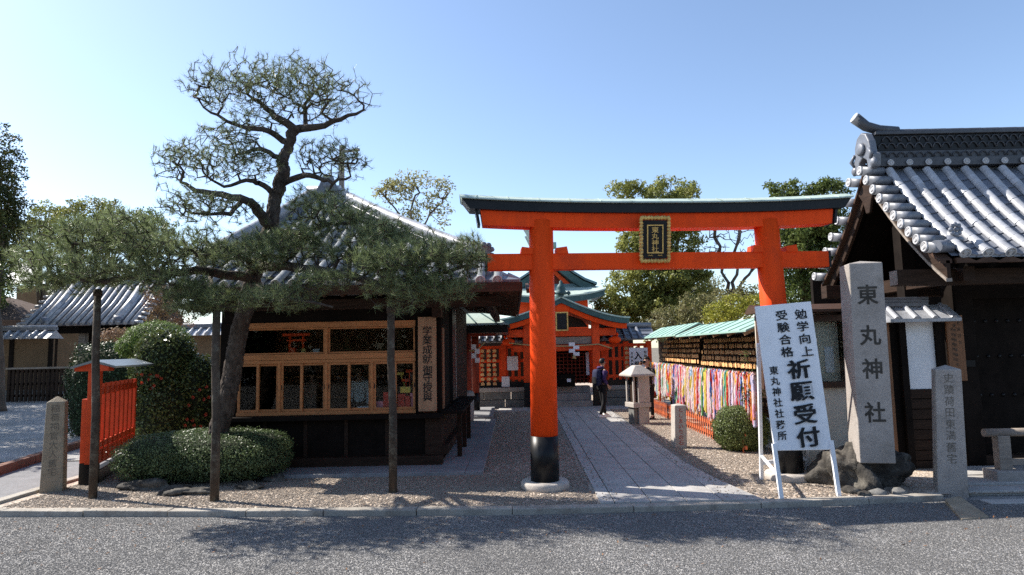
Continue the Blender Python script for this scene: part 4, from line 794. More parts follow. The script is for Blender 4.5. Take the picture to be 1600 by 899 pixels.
rf = hall_fence(rf0, rf1, 21.6, 'shrine_fence', 'vermilion fence with stone footing right of the hall porch', 3, 4, [(gx(p, 21.6), 0, 7) for p in (977, 985, 993)])
for t, a, b in ((lf, lf0, lf1), (rf, rf0, rf1)):
    zr_ = gz(533); MB().prism([(a-.1, 21.1, zr_), (a-.1, 22.6, zr_), (a-.1, 21.9, zr_+.42)], (b-a+.2, 0, 0)).build('coping_roof', TILED, t)
    mb = MB(); n = int((b-a)/.24)
    for k in range(n): x = a+.05+k*.24; mb.tube([(x, 21.08, zr_+.03), (x, 21.9, zr_+.45)], .05, 6)
    for k in range(3): mb.box(a-.05, b+.05, 21.12+.26*k, 21.14+.26*k, zr_+.02+.14*k, zr_+.05+.14*k)
    mb.build('coping_tiles', TILED, t, kind='stuff'); MB().tube([(a-.1, 21.9, zr_+.5), (b+.1, 21.9, zr_+.5)], .08, 8).build('coping_ridge', TILED, t)
for px, py, w, h, lab in ((801, 568, .36, .46, 'large white notice pinned on the fence left of the torii pillar'), (790, 597, .26, .34, 'small white paper notice low on the left fence')):
    c = P(px, py, 21.35); o = MB().box(c.x-w/2, c.x+w/2, 21.47, 21.485, c.z-h/2, c.z+h/2).build('paper_notice', PAPER, origin=c); tag(o, lab, 'notice')
ns = thing('entrance_sign', 'white notice board with large black characters at the right fence behind the lantern', 'sign', P(999, 600, 21.0))
ca = P(998, 564, 21.0); w, h = .30, .42; MB().box(ca.x-w, ca.x+w, 20.98, 21.02, ca.z-h, ca.z+h).build('board', PAPER, ns, bevel=.005)
for s in (-1, 1): MB().box(ca.x+s*w*.8-.02, ca.x+s*w*.8+.02, 21.025, 21.06, 0, ca.z+h).build('leg', WHITE, ns)
letters('lettering', [('入', (ca.x-.02, 20.978, ca.z+.17), .27, (1, 0, 0), (0, 0, 1)), ('学', (ca.x-.02, 20.978, ca.z-.14), .27, (1, 0, 0), (0, 0, 1))], INK, ns, .03)
letters('small_lettering', vtext('合格祈願', (ca.x-.22, 20.978, ca.z+.25), .12, .09, (1, 0, 0), (0, 0, 1)) + vtext('受験', (ca.x+.22, 20.978, ca.z+.27), .12, .1, (1, 0, 0), (0, 0, 1)), INK, ns, .01)
# ------------------------------------------------------------------ votive racks and paper cranes on the right
def rack(y0, y1, x, ze, zr_, name, label, seed):
    t = thing(name, label, 'votive rack', (x, (y0+y1)/2, 0)); rg = random.Random(seed); L = y1-y0
    n = 3 if L > 5 else 2
    for k in range(n): y = y0+.15+(L-.3)*k/(n-1); MB().box(x+.475, x+.6, y-.06, y+.06, -.05, zr_-.12).build('post', DWOOD, t)
    mb = MB(); mb.prism([(x-.32, y0, ze), (x+.30, y0, zr_), (x+.85, y0, ze), (x+.85, y0, ze-.035), (x+.30, y0, zr_-.035), (x-.32, y0, ze-.035)], (0, L, 0)); mb.build('copper_roof', COPT, t)
    for k in range(int(L/.9)+1): y = y0+.2+k*.9; MB().beam((x-.28, y, ze-.07), (x+.28, y, zr_-.07), .05, .06).build('rafter', BOARDW, t)
    for k in range(int(L/.6)): y = y0+.3+k*.6; MB().beam((x-.325, y, ze+.006), (x+.298, y, zr_+.006), .02, .014).build('roof_seam', COPT, t)
    rows = 5
    for r_ in range(rows):
        z = ze-.14-r_*.135; xo = x+.34-.02*r_; MB().box(xo+.02, xo+.05, y0+.1, y1-.1, z+.035, z+.06).build('hanging_rail', DWOOD, t); mb = MB(); k = 0
        y = y0+.14
        while y < y1-.14:
            dx = rg.uniform(-.03, .02); q = Matrix.Rotation(rg.uniform(-.12, .12), 3, 'X') @ Matrix.Rotation(rg.uniform(-.25, .25), 3, 'Z'); w = .042
            pts = [Vector((0, -w, -.05)), Vector((0, w, -.05)), Vector((0, w, .012)), Vector((0, 0, .04)), Vector((0, -w, .012))]; mb.prism([q @ v + Vector((xo+dx, y, z+rg.uniform(-.012, .008))) for v in pts], (.008, 0, 0)); y += rg.uniform(.055, .082)
        mb.build('plaque_row', EMAW, t, kind='stuff')
    MB().box(x+.44, x+.47, y0+.08, y1-.08, .5, ze-.02).build('back_panel', DWOOD, t)
    MB().box(x-.14, x-.09, y0+.1, y1-.1, ze-.12-rows*.135-.01, ze-.12-rows*.135+.03).build('crane_rail', EWOOD, t)
    return ze-.12-rows*.135
RX = 4.42
zc = rack(11.3, 16.2, RX, 2.17, 2.42, 'votive_rack', 'near wooden plaque rack under turquoise copper roof above the paper cranes', 2)
zc2 = rack(16.25, 20.4, RX, 2.20, 2.50, 'votive_rack', 'farther plaque rack with turquoise copper roof beside the hall fence', 3)
PAL = {'red': (.66, .07, .05), 'orange': (.80, .33, .07), 'yellow': (.80, .64, .14), 'green': (.20, .48, .22), 'teal': (.20, .55, .52), 'blue': (.12, .22, .55), 'sky blue': (.45, .64, .78), 'violet': (.40, .26, .55), 'pink': (.82, .42, .52), 'pale pink': (.84, .68, .70), 'white': (.80, .79, .77), 'lavender': (.62, .58, .76)}
names = list(PAL); crg = random.Random(12); ny = 46; ordn = lambda k: str(k) + ('th' if 10 <= k % 100 <= 20 else {1: 'st', 2: 'nd', 3: 'rd'}.get(k % 10, 'th'))
for i in range(ny):
    y = 11.5+i*(20.0-11.5)/(ny-1); x = RX-.16; zt = (zc if y < 16.2 else zc2)-.0; cs = []
    while len(cs) < 4:
        c_ = crg.choice(names + ['white', 'pink', 'pink', 'pale pink', 'pale pink', 'pale pink', 'lavender', 'yellow', 'yellow', 'orange', 'orange', 'red'])
        if c_ not in cs: cs.append(c_)
    V = []; Fq = []; Cc = []; Lh = crg.uniform(.80, 1.08); ns_ = 16
    for s_ in range(ns_):
        prevr = None
        oy = (s_/(ns_-1)-.5)*.24; ox = crg.uniform(-.09, .05); flare = .7; dz0 = crg.uniform(0, .05); lh = Lh*crg.uniform(.82, 1.05); band = i % 4 == 0; sc_ = cs[min(3, int(crg.betavariate(.9, .9)*4))] if crg.random() < .5 else cs[min(3, s_*4//ns_)]; mixed = False; off = crg.random()*1.1; m_ = 17
        for k in range(m_):
            f_ = k/(m_-1); z = zt-dz0-lh*f_; c = np.array((x+ox*(.5+flare*f_*.6)+crg.gauss(0, .004), y+oy*(.30+1.0*min(1, f_*2.2)**.6)+crg.gauss(0, .004), z))
            col = PAL[crg.choice(cs)] if mixed else PAL[cs[int((f_*.75+off)*len(cs)) % len(cs)]] if band else PAL[sc_]; col = np.clip(np.array(col)*crg.uniform(.85, 1.1), 0, 1); b = len(V); r_ = .026
            d = np.array([crg.gauss(0, .6), crg.gauss(0, .6), 0]); d = d/(np.linalg.norm(d)+1e-6)*r_; pz = np.array([d[1], -d[0], 0])*.9
            V += [c+d+np.array([0, 0, .012]), c-d+np.array([0, 0, .012]), c+pz-np.array([0, 0, .025]), c-pz-np.array([0, 0, .025]), c+np.array([0, 0, .05])]; Cc += [col]*5; ring = len(V); V += [c+np.array([q1*.020, q2*.020, 0]) for q1, q2 in ((-1, -1), (1, -1), (1, 1), (-1, 1))]; Cc += [col]*4; Fq += ([t_ for e_ in range(4) for t_ in ((prevr+e_, ring+e_, ring+(e_+1) % 4), (prevr+e_, ring+(e_+1) % 4, prevr+(e_+1) % 4))] if prevr is not None else []); prevr = ring; Fq += [(b, b+2, b+4), (b+2, b+1, b+4), (b+1, b+3, b+4), (b+3, b, b+4), (b, b+3, b+2), (b+1, b+2, b+3)]
    o = np_mesh('crane_garland', V, Fq, CRANE, origin=(x, y, zt), cols=np.array(Cc)); tag(o, f'{cs[0]} and {cs[1]} paper crane bundle, {ordn(i+1)} from the near end of the rack', 'paper cranes', 'paper crane garlands hanging from the votive racks')
pf_ = thing('picket_fence', 'low orange red picket fence under the hanging paper cranes', 'fence', (RX-.36, 15.5, 0))
for k in range(54): y = 11.6+k*.158; MB().box(RX-.378, RX-.366, y-.026, y+.026, .0, .40).build('picket', PICKET, pf_)
for z in (.10, .31): MB().box(RX-.362, RX-.33, 11.5, 20.1, z-.03, z+.03).build('rail', PICKET, pf_)
# ------------------------------------------------------------------ temple gate on the right
GYe, GYr = 8.45, 10.10
gate = thing('temple_gate', 'large dark timber gate with curved grey tiled gable roof at the right edge', 'gate', (7.5, 10.1, 0))
gzf = lambda s: 3.03+.74*s+.17*s*s
SM = GYr-GYe
fyz = lambda s: (GYe+s, gzf(s)); byz = lambda s: (2*GYr-GYe-s, gzf(s))
GX0, GX1 = 5.86, 9.7
for k in range(13):
    x = 6.02+k*.30
    slope_course(gate, x, fyz, 11, SM-.1, 0.0, (x+.15, .25, None), rscale=.94, lift=.035)
S_ = [SM*i/10 for i in range(11)]
mb = MB(); mb.strip([(GX0, *fyz(s)) for s in S_], [(GX1, *fyz(s)) for s in S_]); mb.strip([(GX1, *byz(s)) for s in S_], [(GX0, *byz(s)) for s in S_])
mb.build('roof_deck', TILED, gate); mb = MB(); mb.strip([(GX0-.02, fyz(s)[0], fyz(s)[1]-.10) for s in S_], [(GX1, fyz(s)[0], fyz(s)[1]-.10) for s in S_]); mb.strip([(GX1, byz(s)[0], byz(s)[1]-.10) for s in S_], [(GX0-.02, byz(s)[0], byz(s)[1]-.10) for s in S_]); mb.build('roof_soffit', SHADEW, gate)
MB().prism([(6.75, fyz(.35)[0], 2.98), (6.75, byz(.35)[0], 2.98)] + [(6.75, byz(s)[0], byz(s)[1]-.13) for s in (.35, .8, 1.2, SM-.02)] + [(6.75, fyz(s)[0], fyz(s)[1]-.13) for s in (1.2, .8, .35)], (.05, 0, 0)).build('gable_wall', SHADEW, gate)  # shade of the deep gable put into its near-black colour
mb = MB()
for k in range(13): x = 6.02+k*.30; mb.tube([(x, byz(s)[0], byz(s)[1]+.03) for s in S_], .075, 7)
mb.build('back_barrel_rows', TILE, gate, kind='stuff')
# eave boards and end pans under the discs
MB().box(GX0+.05, GX1, GYe-.02, GYe+.05, gzf(0)-.10, gzf(0)-.03).build('eave_board', EWOOD, gate)
ep = MB()
for k in range(12):
    x = 6.17+k*.30; ep.prism([(x-.10, GYe-.02, gzf(0)+.03), (x, GYe-.02, gzf(0)-.03), (x+.10, GYe-.02, gzf(0)+.03), (x+.09, GYe-.02, gzf(0)-.035), (x, GYe-.02, gzf(0)-.075), (x-.09, GYe-.02, gzf(0)-.035)], (0, .03, 0))
ep.build('eave_pan_ends', TILED, gate)
# verge: barrels lying across the edge with their discs facing left
def verge(yz, n, sgn):
    for i in range(n):
        s = .10+(SM-.22)*i/(n-1) if sgn > 0 else .05+(SM-.25)*i/(n-1); y, z = yz(s); sl = math.atan(.75+.24*s); up = Vector((0, -math.sin(sl)*sgn, math.cos(sl))); yv = Vector((-1, 0, .06)).normalized(); zz = up; xx = yv.cross(zz).normalized()
        o = Vector((5.93, y, z+.03)); inst('verge_tile', BARF, gate, frame(o, xx*1.0, yv*.36, zz*1.0)); dn = -yv
        inst('verge_disc', DISCM, gate, frame(o+yv*.365+zz*.02, xx*.9, zz*.9, yv))
BARF = bare_mesh(MB().tube([(0, 0, .02), (0, 1, .02)], .072, 14), 'verge_tile', TILED)
verge(fyz, 10, 1); verge(byz, 7, -1)
# bargeboards, soffit, pendant
def barge(yz, x0, x1, d0, d1, m, nm):
    a = [(x0, yz(s)[0], yz(s)[1]-d0) for s in S_]; b = [(x0, yz(s)[0], yz(s)[1]-d1) for s in S_]; c = [(x1, y, z) for x, y, z in a]; d = [(x1, y, z) for x, y, z in b]; mb = MB(); mb.strip(a, c); mb.strip(d, b); mb.strip(b, a); mb.strip(c, d); mb.add([a[0], b[0], d[0], c[0]], [(0, 1, 2, 3)]); mb.add([a[-1], b[-1], d[-1], c[-1]], [(3, 2, 1, 0)]); mb.build(nm, m, gate)
for yz in (fyz, byz): barge(yz, 5.78, 5.83, .06, .30, DWOOD, 'barge_board'); barge(yz, 5.70, 5.86, .045, .10, EWOOD, 'verge_board')
barge(fyz, 5.76, 5.84, .301, .345, GREYW, 'barge_edge')
for yz in (fyz, byz):
    for k in range(9): x = 6.0+k*.42; a, b = yz(.03), yz(SM-.05); MB().beam((x, a[0], a[1]-.16), (x, b[0], b[1]-.16), .07, .09).build('rafter', SHADEW, gate)
pd_ = MB(); q = P(1373, 340, 10.1); pd_.prism([(5.72, 10.1+a, 4.42+b) for a, b in ((-.20, .02), (.20, .02), (.24, -.12), (.12, -.26), (.05, -.46), (-.05, -.46), (-.12, -.26), (-.24, -.12))], (.05, 0, 0)); pd_.build('gable_pendant', DWOOD, gate, bevel=.015)
BARK_ = bare_mesh(half_tube(.069, .071, 1.0, 10), 'ridge_cap', TILEK)
# ridge
RZ = gzf(SM)-.04
for i, (w, h0, h1, m, nm) in enumerate(((.40, .0, .10, TILEK, 'ridge_base'), (.30, .103, .20, TILEK, 'ridge_band'), (.27, .203, .40, BLACK, 'ridge_core'), (.36, .403, .44, TILEK, 'ridge_cover'))): MB().box(5.84, GX1, GYr-w/2, GYr+w/2, RZ+h0*1.3, RZ+h1*1.3).build(nm, m, gate, bevel=.006)
for k in range(14):
    x = 5.92+k*.285; inst('ridge_cap', BARK_, gate, frame(Vector((x, GYr, RZ+.572)), Vector((0, 1.25, 0)), Vector((.285, 0, 0)), Vector((0, 0, 1.25))))
for k in range(13): x = 6.02+k*.30; inst('ridge_roundel', DISCM, gate, frame(Vector((x, GYr-.22, RZ+.05)), Vector((.62, 0, 0)), Vector((0, 0, .62)), Vector((0, -.9, 0))))
lt = MB()
for k in range(26):                                                       # openwork wave tiles along the ridge
    for r_ in range(2):
        x = 5.95+k*.145+.0725*r_; z = RZ+.30+.11*r_; lt.tube([(x+.066*math.cos(a), GYr-.15, z+.085*math.sin(a)) for a in np.linspace(0, math.pi, 7)], .012, 4)
    x = 5.95+k*.145; lt.tube([(x+.06*math.cos(a), GYr-.165, RZ+.155+.075*math.sin(a)) for a in np.linspace(0, math.pi, 6)], .010, 4)
lt.build('wave_tiles', TILEK, gate, kind='stuff')
og = MB(); pr_ = [(-.27, .0), (-.30, .16), (-.22, .2), (-.19, .36), (-.12, .47), (0, .52), (.12, .47), (.19, .36), (.22, .2), (.30, .16), (.27, .0), (.12, -.02), (.10, .12), (0, .18), (-.10, .12), (-.12, -.02)]
og.prism([(5.70, GYr+a*1.1, RZ-.02+b*1.22) for a, b in pr_], (.12, 0, 0)); og.build('ogre_tile', TILED, gate, bevel=.02)
oc = MB(); oc.lathe([(.001, 0), (.10, 0), (.11, -.03), (.07, -.05), (.001, -.06)], (5.70, GYr, RZ+.34), 14, axis='X')
for s in (-1, 1): oc.lathe([(.001, .05), (.07, .03), (.085, 0), (.05, -.03), (.001, -.04)], (5.71, GYr+s*.27, RZ+.05), 12, axis='X'); oc.tube([(5.69, GYr+s*.2, RZ+.30), (5.68, GYr+s*.30, RZ+.2), (5.69, GYr+s*.24, RZ+.12)], [.02, .035, .02], 6)
oc.build('ogre_crest', TILED, gate)
MB().tube([(6.3, GYr, RZ+.63), (6.0, GYr, RZ+.655), (5.8, GYr, RZ+.72), (5.63, GYr, RZ+.86)], [.075, .08, .08, .09], 12).build('horn_tile', TILEK, gate); inst('horn_disc', DISCM, gate, frame(Vector((5.62, GYr, RZ+.87)), Vector((0, 1.05, 0)), Vector((.55, 0, .85))*1.05, Vector((-.85, 0, .55))))
# carved flower ornament near the eave corner
fo_ = MB(); c = P(1489, 366, 8.62); fr2_ = random.Random(4)
noise_blob(fo_, (c.x-.02, 8.66, c.z-.12), .11, .09, .09, 7, 10, .2, 3); noise_blob(fo_, (c.x+.03, 8.68, c.z-.02), .08, .07, .1, 7, 10, .2, 5)
for k in range(8): a = k*.785; noise_blob(fo_, (c.x+.03+.065*math.cos(a), 8.60, c.z+.06+.065*math.sin(a)), .035, .022, .035, 5, 7, .1, k)
noise_blob(fo_, (c.x+.03, 8.585, c.z+.06), .03, .02, .03, 5, 7, .1, 9)
for k in range(5): noise_blob(fo_, (c.x+fr2_.uniform(-.12, .1), 8.6, c.z+fr2_.uniform(-.16, -.05)), .05, .03, .04, 5, 7, .2, 20+k)
fo_.build('flower_ornament', TILED, gate)
cv = P(1462, 386, 8.5); MB().tube([(cv.x-.02, 8.47, cv.z), (cv.x+.22, 8.62, cv.z+.03)], [.085, .08], 12).build('corner_tile', TILED, gate)
# timber frame
bm0 = P(1397, 435, 8.95); MB().box(bm0.x, 9.6, 8.86, 9.06, bm0.z-.11, bm0.z+.11).build('eave_purlin', DWOOD, gate, bevel=.008); MB().box(bm0.x-.004, bm0.x-.001, 8.87, 9.05, bm0.z-.10, bm0.z+.10).build('beam_end', GREYW, gate)
MB().box(bm0.x+.1, 9.6, 11.1, 11.3, bm0.z-.11, bm0.z+.11).build('eave_purlin', DWOOD, gate, bevel=.008); MB().box(5.9, 9.6, GYr-.11, GYr+.11, RZ-.36, RZ-.16).build('ridge_purlin', DWOOD, gate, bevel=.008)
MB().beam((6.25, 8.7, bm0.z+.02), (6.25, 11.5, bm0.z+.02), .16, .2).build('bracket_arm', DWOOD, gate); MB().box(6.9, 9.6, GYr-.14, GYr+.14, 2.55, 2.95).build('lintel', BWOOD, gate, bevel=.01)
MB().box(6.15, 6.35, GYr-.1, GYr+.1, 2.3, RZ-.36).build('gable_strut', BWOOD, gate)
MB().box(6.88, 7.16, GYr-.16, GYr+.16, -.05, 4.2).build('main_post', BWOOD, gate, bevel=.015); MB().box(9.4, 9.68, GYr-.16, GYr+.16, -.05, 4.2).build('main_post', BWOOD, gate, bevel=.015)
for x0, x1 in ((7.17, 8.26), (8.28, 9.39)):
    d = MB().box(x0, x1, GYr+.02, GYr+.10, .16, 2.55).build('gate_door', BWOOD, gate); st = MB()
    for z in (.5, 1.05, 1.65, 2.2):
        for k in range(6): st.lathe([(.032, 0), (.03, .012), (.018, .024), (.001, .028)], (x0+.1+k*(x1-x0-.2)/5, GYr+.02, z), 8, axis='Y')
    st.v = [(x, 2*(GYr+.02)-y, z) for x, y, z in st.v]; st.build('door_studs', BLMETAL, d)
MB().box(6.95, 9.6, GYr+.15, GYr+.2, 2.9, 3.9).build('transom_wall', BWOOD, gate); MB().box(7.17, 9.39, GYr-.12, GYr+.12, -.02, .15).build('threshold', DWOOD, gate, bevel=.01); MB().box(5.9, 9.6, GYr+2.4, GYr+2.5, -.02, 3.2).build('rear_wall', BWOOD, gate)
hb = thing('wooden_board', 'brown wooden board with faint writing hanging on the gate post', 'board', P(1495, 545, 9.9))
a, b = P(1476, 493, 9.9), P(1513, 595, 9.9); MB().box(a.x, b.x-.02, 9.88, 9.92, b.z, a.z).build('board', BROWNB, hb, bevel=.006)
letters('lettering', vtext('史跡旧宅', (b.x-.09, 9.879, a.z-.12), .10, .055, (1, 0, 0), (0, 0, 1)) + vtext('国学者荷田東満旧宅跡', ((a.x+b.x)/2-.02, 9.879, a.z-.16), .075, .05, (1, 0, 0), (0, 0, 1)) + vtext('昭和御殿預指定', (a.x+.08, 9.879, a.z-.22), .075, .05, (1, 0, 0), (0, 0, 1)), CARVE, hb, .004)
MB().box(6.90, 7.1, 9.921, 9.937, 1.5, 1.6).build('hanger', BLMETAL, hb)
# ------------------------------------------------------------------ sleeve wall between pillar and gate
WY = 10.0; wl = thing('sleeve_wall', 'short dark boarded wall with white panel and small tiled coping left of the gate', 'wall', (6.4, WY, 0)); wx_ = lambda px, py=600: P(px, py, WY).x; wz = lambda py, px=1440: P(px, py, WY).z
x0, x1 = wx_(1386), wx_(1478)
for xa, m in ((x0, BROWNB), (wx_(1412), BWOOD), (wx_(1468), BWOOD)): MB().box(xa-.05, xa+.05, WY-.08, WY+.08, -.02, wz(500)).build('post', m, wl)
MB().box(x0, x1, WY+.0, WY+.05, -.02, wz(498)).build('backing', BWOOD, wl); MB().box(wx_(1418), wx_(1466), WY-.03, WY-.003, wz(612), wz(503)).build('white_panel', PLASTERW if 'PLASTERW' in globals() else WHITE, wl)
for k in range(7): z = .1+k*.155; MB().box(wx_(1416), wx_(1467), WY-.04, WY-.002, z, z+.145).build('board', DWOOD, wl, bevel=.004)
MB().box(x0-.05, x1+.05, WY-.045, WY-.001, -.02, .09).build('ground_sill', DWOOD, wl)
zc_ = wz(499); mb = MB().prism([(x0-.08, WY-.36, zc_), (x0-.08, WY-.05, zc_+.22), (x0-.08, WY+.05, zc_+.22), (x0-.08, WY+.36, zc_), (x0-.08, WY+.36, zc_-.05), (x0-.08, WY-.36, zc_-.05)], (x1-x0+.16, 0, 0)); mb.build('coping', TILE, wl)
for k in range(4): x = x0+.02+k*(x1-x0)/3.2; inst('barrel_tile', BAR, wl, frame(Vector((x, WY-.06, zc_+.215)), Vector((-.6, 0, 0)), Vector((0, -.31, -.215)), Vector((0, -.34, .49))))
for k, (w, h0, h1) in enumerate(((.26, .2, .255), (.22, .258, .30), (.16, .303, .345))): MB().box(x0-.1, x1-.25+.02*k, WY-w/2, WY+w/2, zc_+h0, zc_+h1).build('coping_ridge', TILED, wl, bevel=.006)
# ------------------------------------------------------------------ notice cabinet
NY = 9.5; nb_ = thing('notice_cabinet', 'glazed brown notice cabinet on a cream wall panel behind the standing sign', 'notice board', (P(1300, 740, NY).x, NY, 0)); nx = lambda px, py=560: P(px, py, NY).x; nz_ = lambda py, px=1300: P(px, py, NY).z
x0, x1 = nx(1190), nx(1328); MB().box(x0+.3, x1+.12, NY+.06, NY+.14, -.03, nz_(600)).build('wall_panel', PLASTER, nb_)
for xa in (x1+.03, x0+.3): MB().box(xa-.03, xa+.03, NY+.0, NY+.058, -.03, nz_(600)).build('batten', PLASTER, nb_)
MB().box(x0, x1, NY+.17, NY+.2, nz_(606), nz_(490)).build('back_board', PLASTER, nb_)
for a, b, c_, d in ((x0, x0+.06, nz_(606), nz_(488)), (x1-.07, x1, nz_(606), nz_(488)), (x0+.06, x1-.07, nz_(606), nz_(597)), (x0+.06, x1-.07, nz_(502), nz_(492))): MB().box(a, b, NY-.03, NY+.17, c_, d).build('frame', BROWNB if a < 0 else DWOOD if False else EWOOD, nb_)
MB().box(x0+.06, x1-.07, NY-.008, NY-.002, nz_(597), nz_(502)).build('pane', GLASS, nb_)
MB().prism([(x0-.1, NY-.22, nz_(488)), (x0-.1, NY-.22, nz_(484)), (x0-.1, NY+.1, nz_(474)), (x0-.1, NY+.3, nz_(484)), (x0-.1, NY+.3, nz_(488))], (x1-x0+.2, 0, 0)).build('roof', EWOOD, nb_)
MB().box(nx(1297), nx(1311), NY+.155, NY+.168, nz_(583), nz_(542)).build('white_patch', PAPER, nb_)  # white rectangle behind the pane
# ------------------------------------------------------------------ rail by the gate
rl = thing('wooden_rail', 'low round wooden barrier rail on a stone foot at the gate entrance', 'barrier', G(1570, 752)); p = G(1570, 750); zr2 = P(1560, 676, p.y).z
MB().box(p.x-.20, p.x+.20, p.y-.14, p.y+.14, -.05, .14).build('stone_foot', STONE, rl, bevel=.015); MB().box(p.x-.085, p.x+.085, p.y-.06, p.y+.06, .14, zr2-.04).build('post', GREYW, rl, bevel=.008); MB().tube([(P(1537, 676, p.y).x, p.y, zr2), (p.x+1.6, p.y, zr2-.0)], .055, 12).build('bar', GREYW, rl); MB().box(p.x+1.3, p.x+1.47, p.y-.06, p.y+.06, .14, zr2-.04).build('post', GREYW, rl, bevel=.008); MB().box(p.x+1.2, p.x+1.6, p.y-.14, p.y+.14, -.05, .14).build('stone_foot', STONE, rl, bevel=.015); MB().box(p.x+.09, p.x+1.29, p.y-.03, p.y+.03, .2, .28).build('lower_bar', GREYW, rl)
# ------------------------------------------------------------------ red fence on the left
f0, f1 = G(142, 757), G(213, 714); fd = (f1-f0).normalized(); fz = lambda py, q: P(800+q.x/q.y*1000, py, q.y).z
rf_ = thing('red_picket_fence', 'vermilion picket fence with small roofed end post left of the azalea', 'fence', f0)
hp_ = P(142, 578, f0.y).z; fo0 = f0
MB().box(f0.x-.075, f0.x+.075, f0.y-.075, f0.y+.075, .0, .30).build('post_foot', BLACK, rf_); MB().box(f0.x-.07, f0.x+.07, f0.y-.07, f0.y+.07, .30, hp_).build('post', REDF, rf_, bevel=.006); MB().box(f0.x-.16, f0.x-.08, f0.y-.05, f0.y+.05, .32, 1.28).build('half_post', REDF, rf_, bevel=.006); MB().box(f0.x-.16, f0.x-.08, f0.y-.05, f0.y+.05, 0, .318).build('half_post_foot', BLACK, rf_)
MB().prism([(f0.x-.26, f0.y-.10, hp_-.02), (f0.x+.26, f0.y-.10, hp_-.02), (f0.x+.26, f0.y-.10, hp_+.04), (f0.x, f0.y-.10, hp_+.12), (f0.x-.26, f0.y-.10, hp_+.04)], (0, .14, 0)).build('roof_bracket', REDF, rf_)
fe = f0+fd*2.45; pr_ = Vector((fd.y, -fd.x, 0))
rfm = MB(); rows = [[q + pr_*a + Vector((0, 0, b)) for a, b in ((-.30, hp_+.05), (0, hp_+.15), (.30, hp_+.05), (.30, hp_+.02), (0, hp_+.11), (-.30, hp_+.02))] for q in (f0-fd*.14, fe)]
rfm.add(rows[0]+rows[1], [(0, 1, 7, 6), (1, 2, 8, 7), (2, 3, 9, 8), (3, 4, 10, 9), (4, 5, 11, 10), (5, 0, 6, 11), (0, 5, 4, 1), (1, 4, 3, 2), (6, 7, 10, 11), (7, 8, 9, 10)]); rfm.build('coping_roof', METAL, rf_)
ztp, zb1, zb0 = 1.50, .56, .14
for k in range(9): q = f0+fd*(.16+k*.275); MB().box(q.x-.042, q.x+.042, q.y-.02, q.y+.02, zb0+.15, ztp).build('picket', REDF, rf_)
for z0_, z1_ in ((ztp-.17, ztp-.06), (zb1-.05, zb1+.04), (zb0+.12, zb0+.34)): MB().beam(f0+fd*.08+Vector((0, 0, (z0_+z1_)/2)), fe+Vector((0, 0, (z0_+z1_)/2)), .05, z1_-z0_).build('rail', REDF, rf_)
MB().beam(f0+fd*.1+Vector((0, 0, .08)), fe+Vector((0, 0, .08)), .16, .20).build('sill', BLACK, rf_)
# ------------------------------------------------------------------ far left: gatehouse, wall, fences
def tile_roof(parent, x0, x1, ye, yr, ze, zr, sp, r, verge_cap=True):
    mb = MB(); mb.strip([(x0, ye, ze), (x0, (ye+yr)/2, (ze+zr)/2-.1), (x0, yr, zr)], [(x1, ye, ze), (x1, (ye+yr)/2, (ze+zr)/2-.1), (x1, yr, zr)]); mb.strip([(x1, 2*yr-ye, ze), (x1, yr, zr)], [(x0, 2*yr-ye, ze), (x0, yr, zr)]); mb.build('roof_deck', TILED, parent); n = int((x1-x0)/sp)
    for k in range(n+1):
        x = x0+.1+(x1-x0-.2)*k/n; MB().tube([(x, ye-.05, ze+.04), (x, (ye+yr)/2, (ze+zr)/2-.06), (x, yr, zr+.04)], r, 8).build('barrel_row', TILE, parent)
    ps = MB()
    for i in range(9): t = i/9; ps.box(x0, x1, ye+(yr-ye)*t-.01, ye+(yr-ye)*t+.03, ze+(zr-ze)*t-.1*math.sin(math.pi*t), ze+(zr-ze)*t+.05-.1*math.sin(math.pi*t))
    ps.build('pan_tile_courses', TILED, parent, kind='stuff')
    MB().box(x0-.1, x1+.1, yr-.18, yr+.18, zr-.05, zr+.25).build('ridge', TILED, parent); MB().tube([(x0-.15, yr, zr+.3), (x1+.15, yr, zr+.3)], .12, 8).build('ridge_cap', TILE, parent)
    for x in ((x0+.95, x1-.95) if verge_cap else ()): MB().tube([(x, ye+.15, ze+.22), (x, (ye+yr)/2, (ze+zr)/2+.08), (x, yr, zr+.2)], [.17, .16, .16], 8).build('descending_ridge', TILE, parent); noise_blob(MB(), (x, ye+.1, ze+.2), .24, .15, .22, 7, 10, .2, 3).build('ridge_end_tile', TILED, parent)
    vt = MB()
    for i in range(9): t = (i+.3)/9; vt.tube([(x1-.05, ye+(yr-ye)*t, ze+(zr-ze)*t+.05-.1*math.sin(math.pi*t)), (x1+.35, ye+(yr-ye)*t, ze+(zr-ze)*t+.02-.1*math.sin(math.pi*t))], .085, 7); vt.tube([(x0+.05, ye+(yr-ye)*t, ze+(zr-ze)*t+.05-.1*math.sin(math.pi*t)), (x0-.35, ye+(yr-ye)*t, ze+(zr-ze)*t+.02-.1*math.sin(math.pi*t))], .085, 7)
    vt.build('verge_tiles', TILE, parent)
Yl = 32.0; gx0, gx1 = P(36, 505, Yl).x, P(210, 505, Yl).x; gze, gzr = P(120, 508, Yl).z, P(160, 443, Yl+2.6).z
lg = thing('gatehouse', 'old grey tiled gatehouse with dark timber front behind the left pine branch', 'gatehouse', ((gx0+gx1)/2, Yl+2.6, 0)); tile_roof(lg, gx0, gx1, Yl, Yl+2.6, gze, gzr, .37, .10)
MB().box(gx0+.2, gx1-.2, Yl+.4, Yl+.6, gze-.40, gze-.12).build('eave_beam', BWOOD, lg); MB().box(gx0+1.6, gx1-.8, Yl+2.4, Yl+2.6, 0, gze).build('front_wall', BWOOD, lg); MB().box(gx0+.1, gx1, Yl+.5, Yl+4.6, gze-.1, gze-.02).build('ceiling', BWOOD, lg)
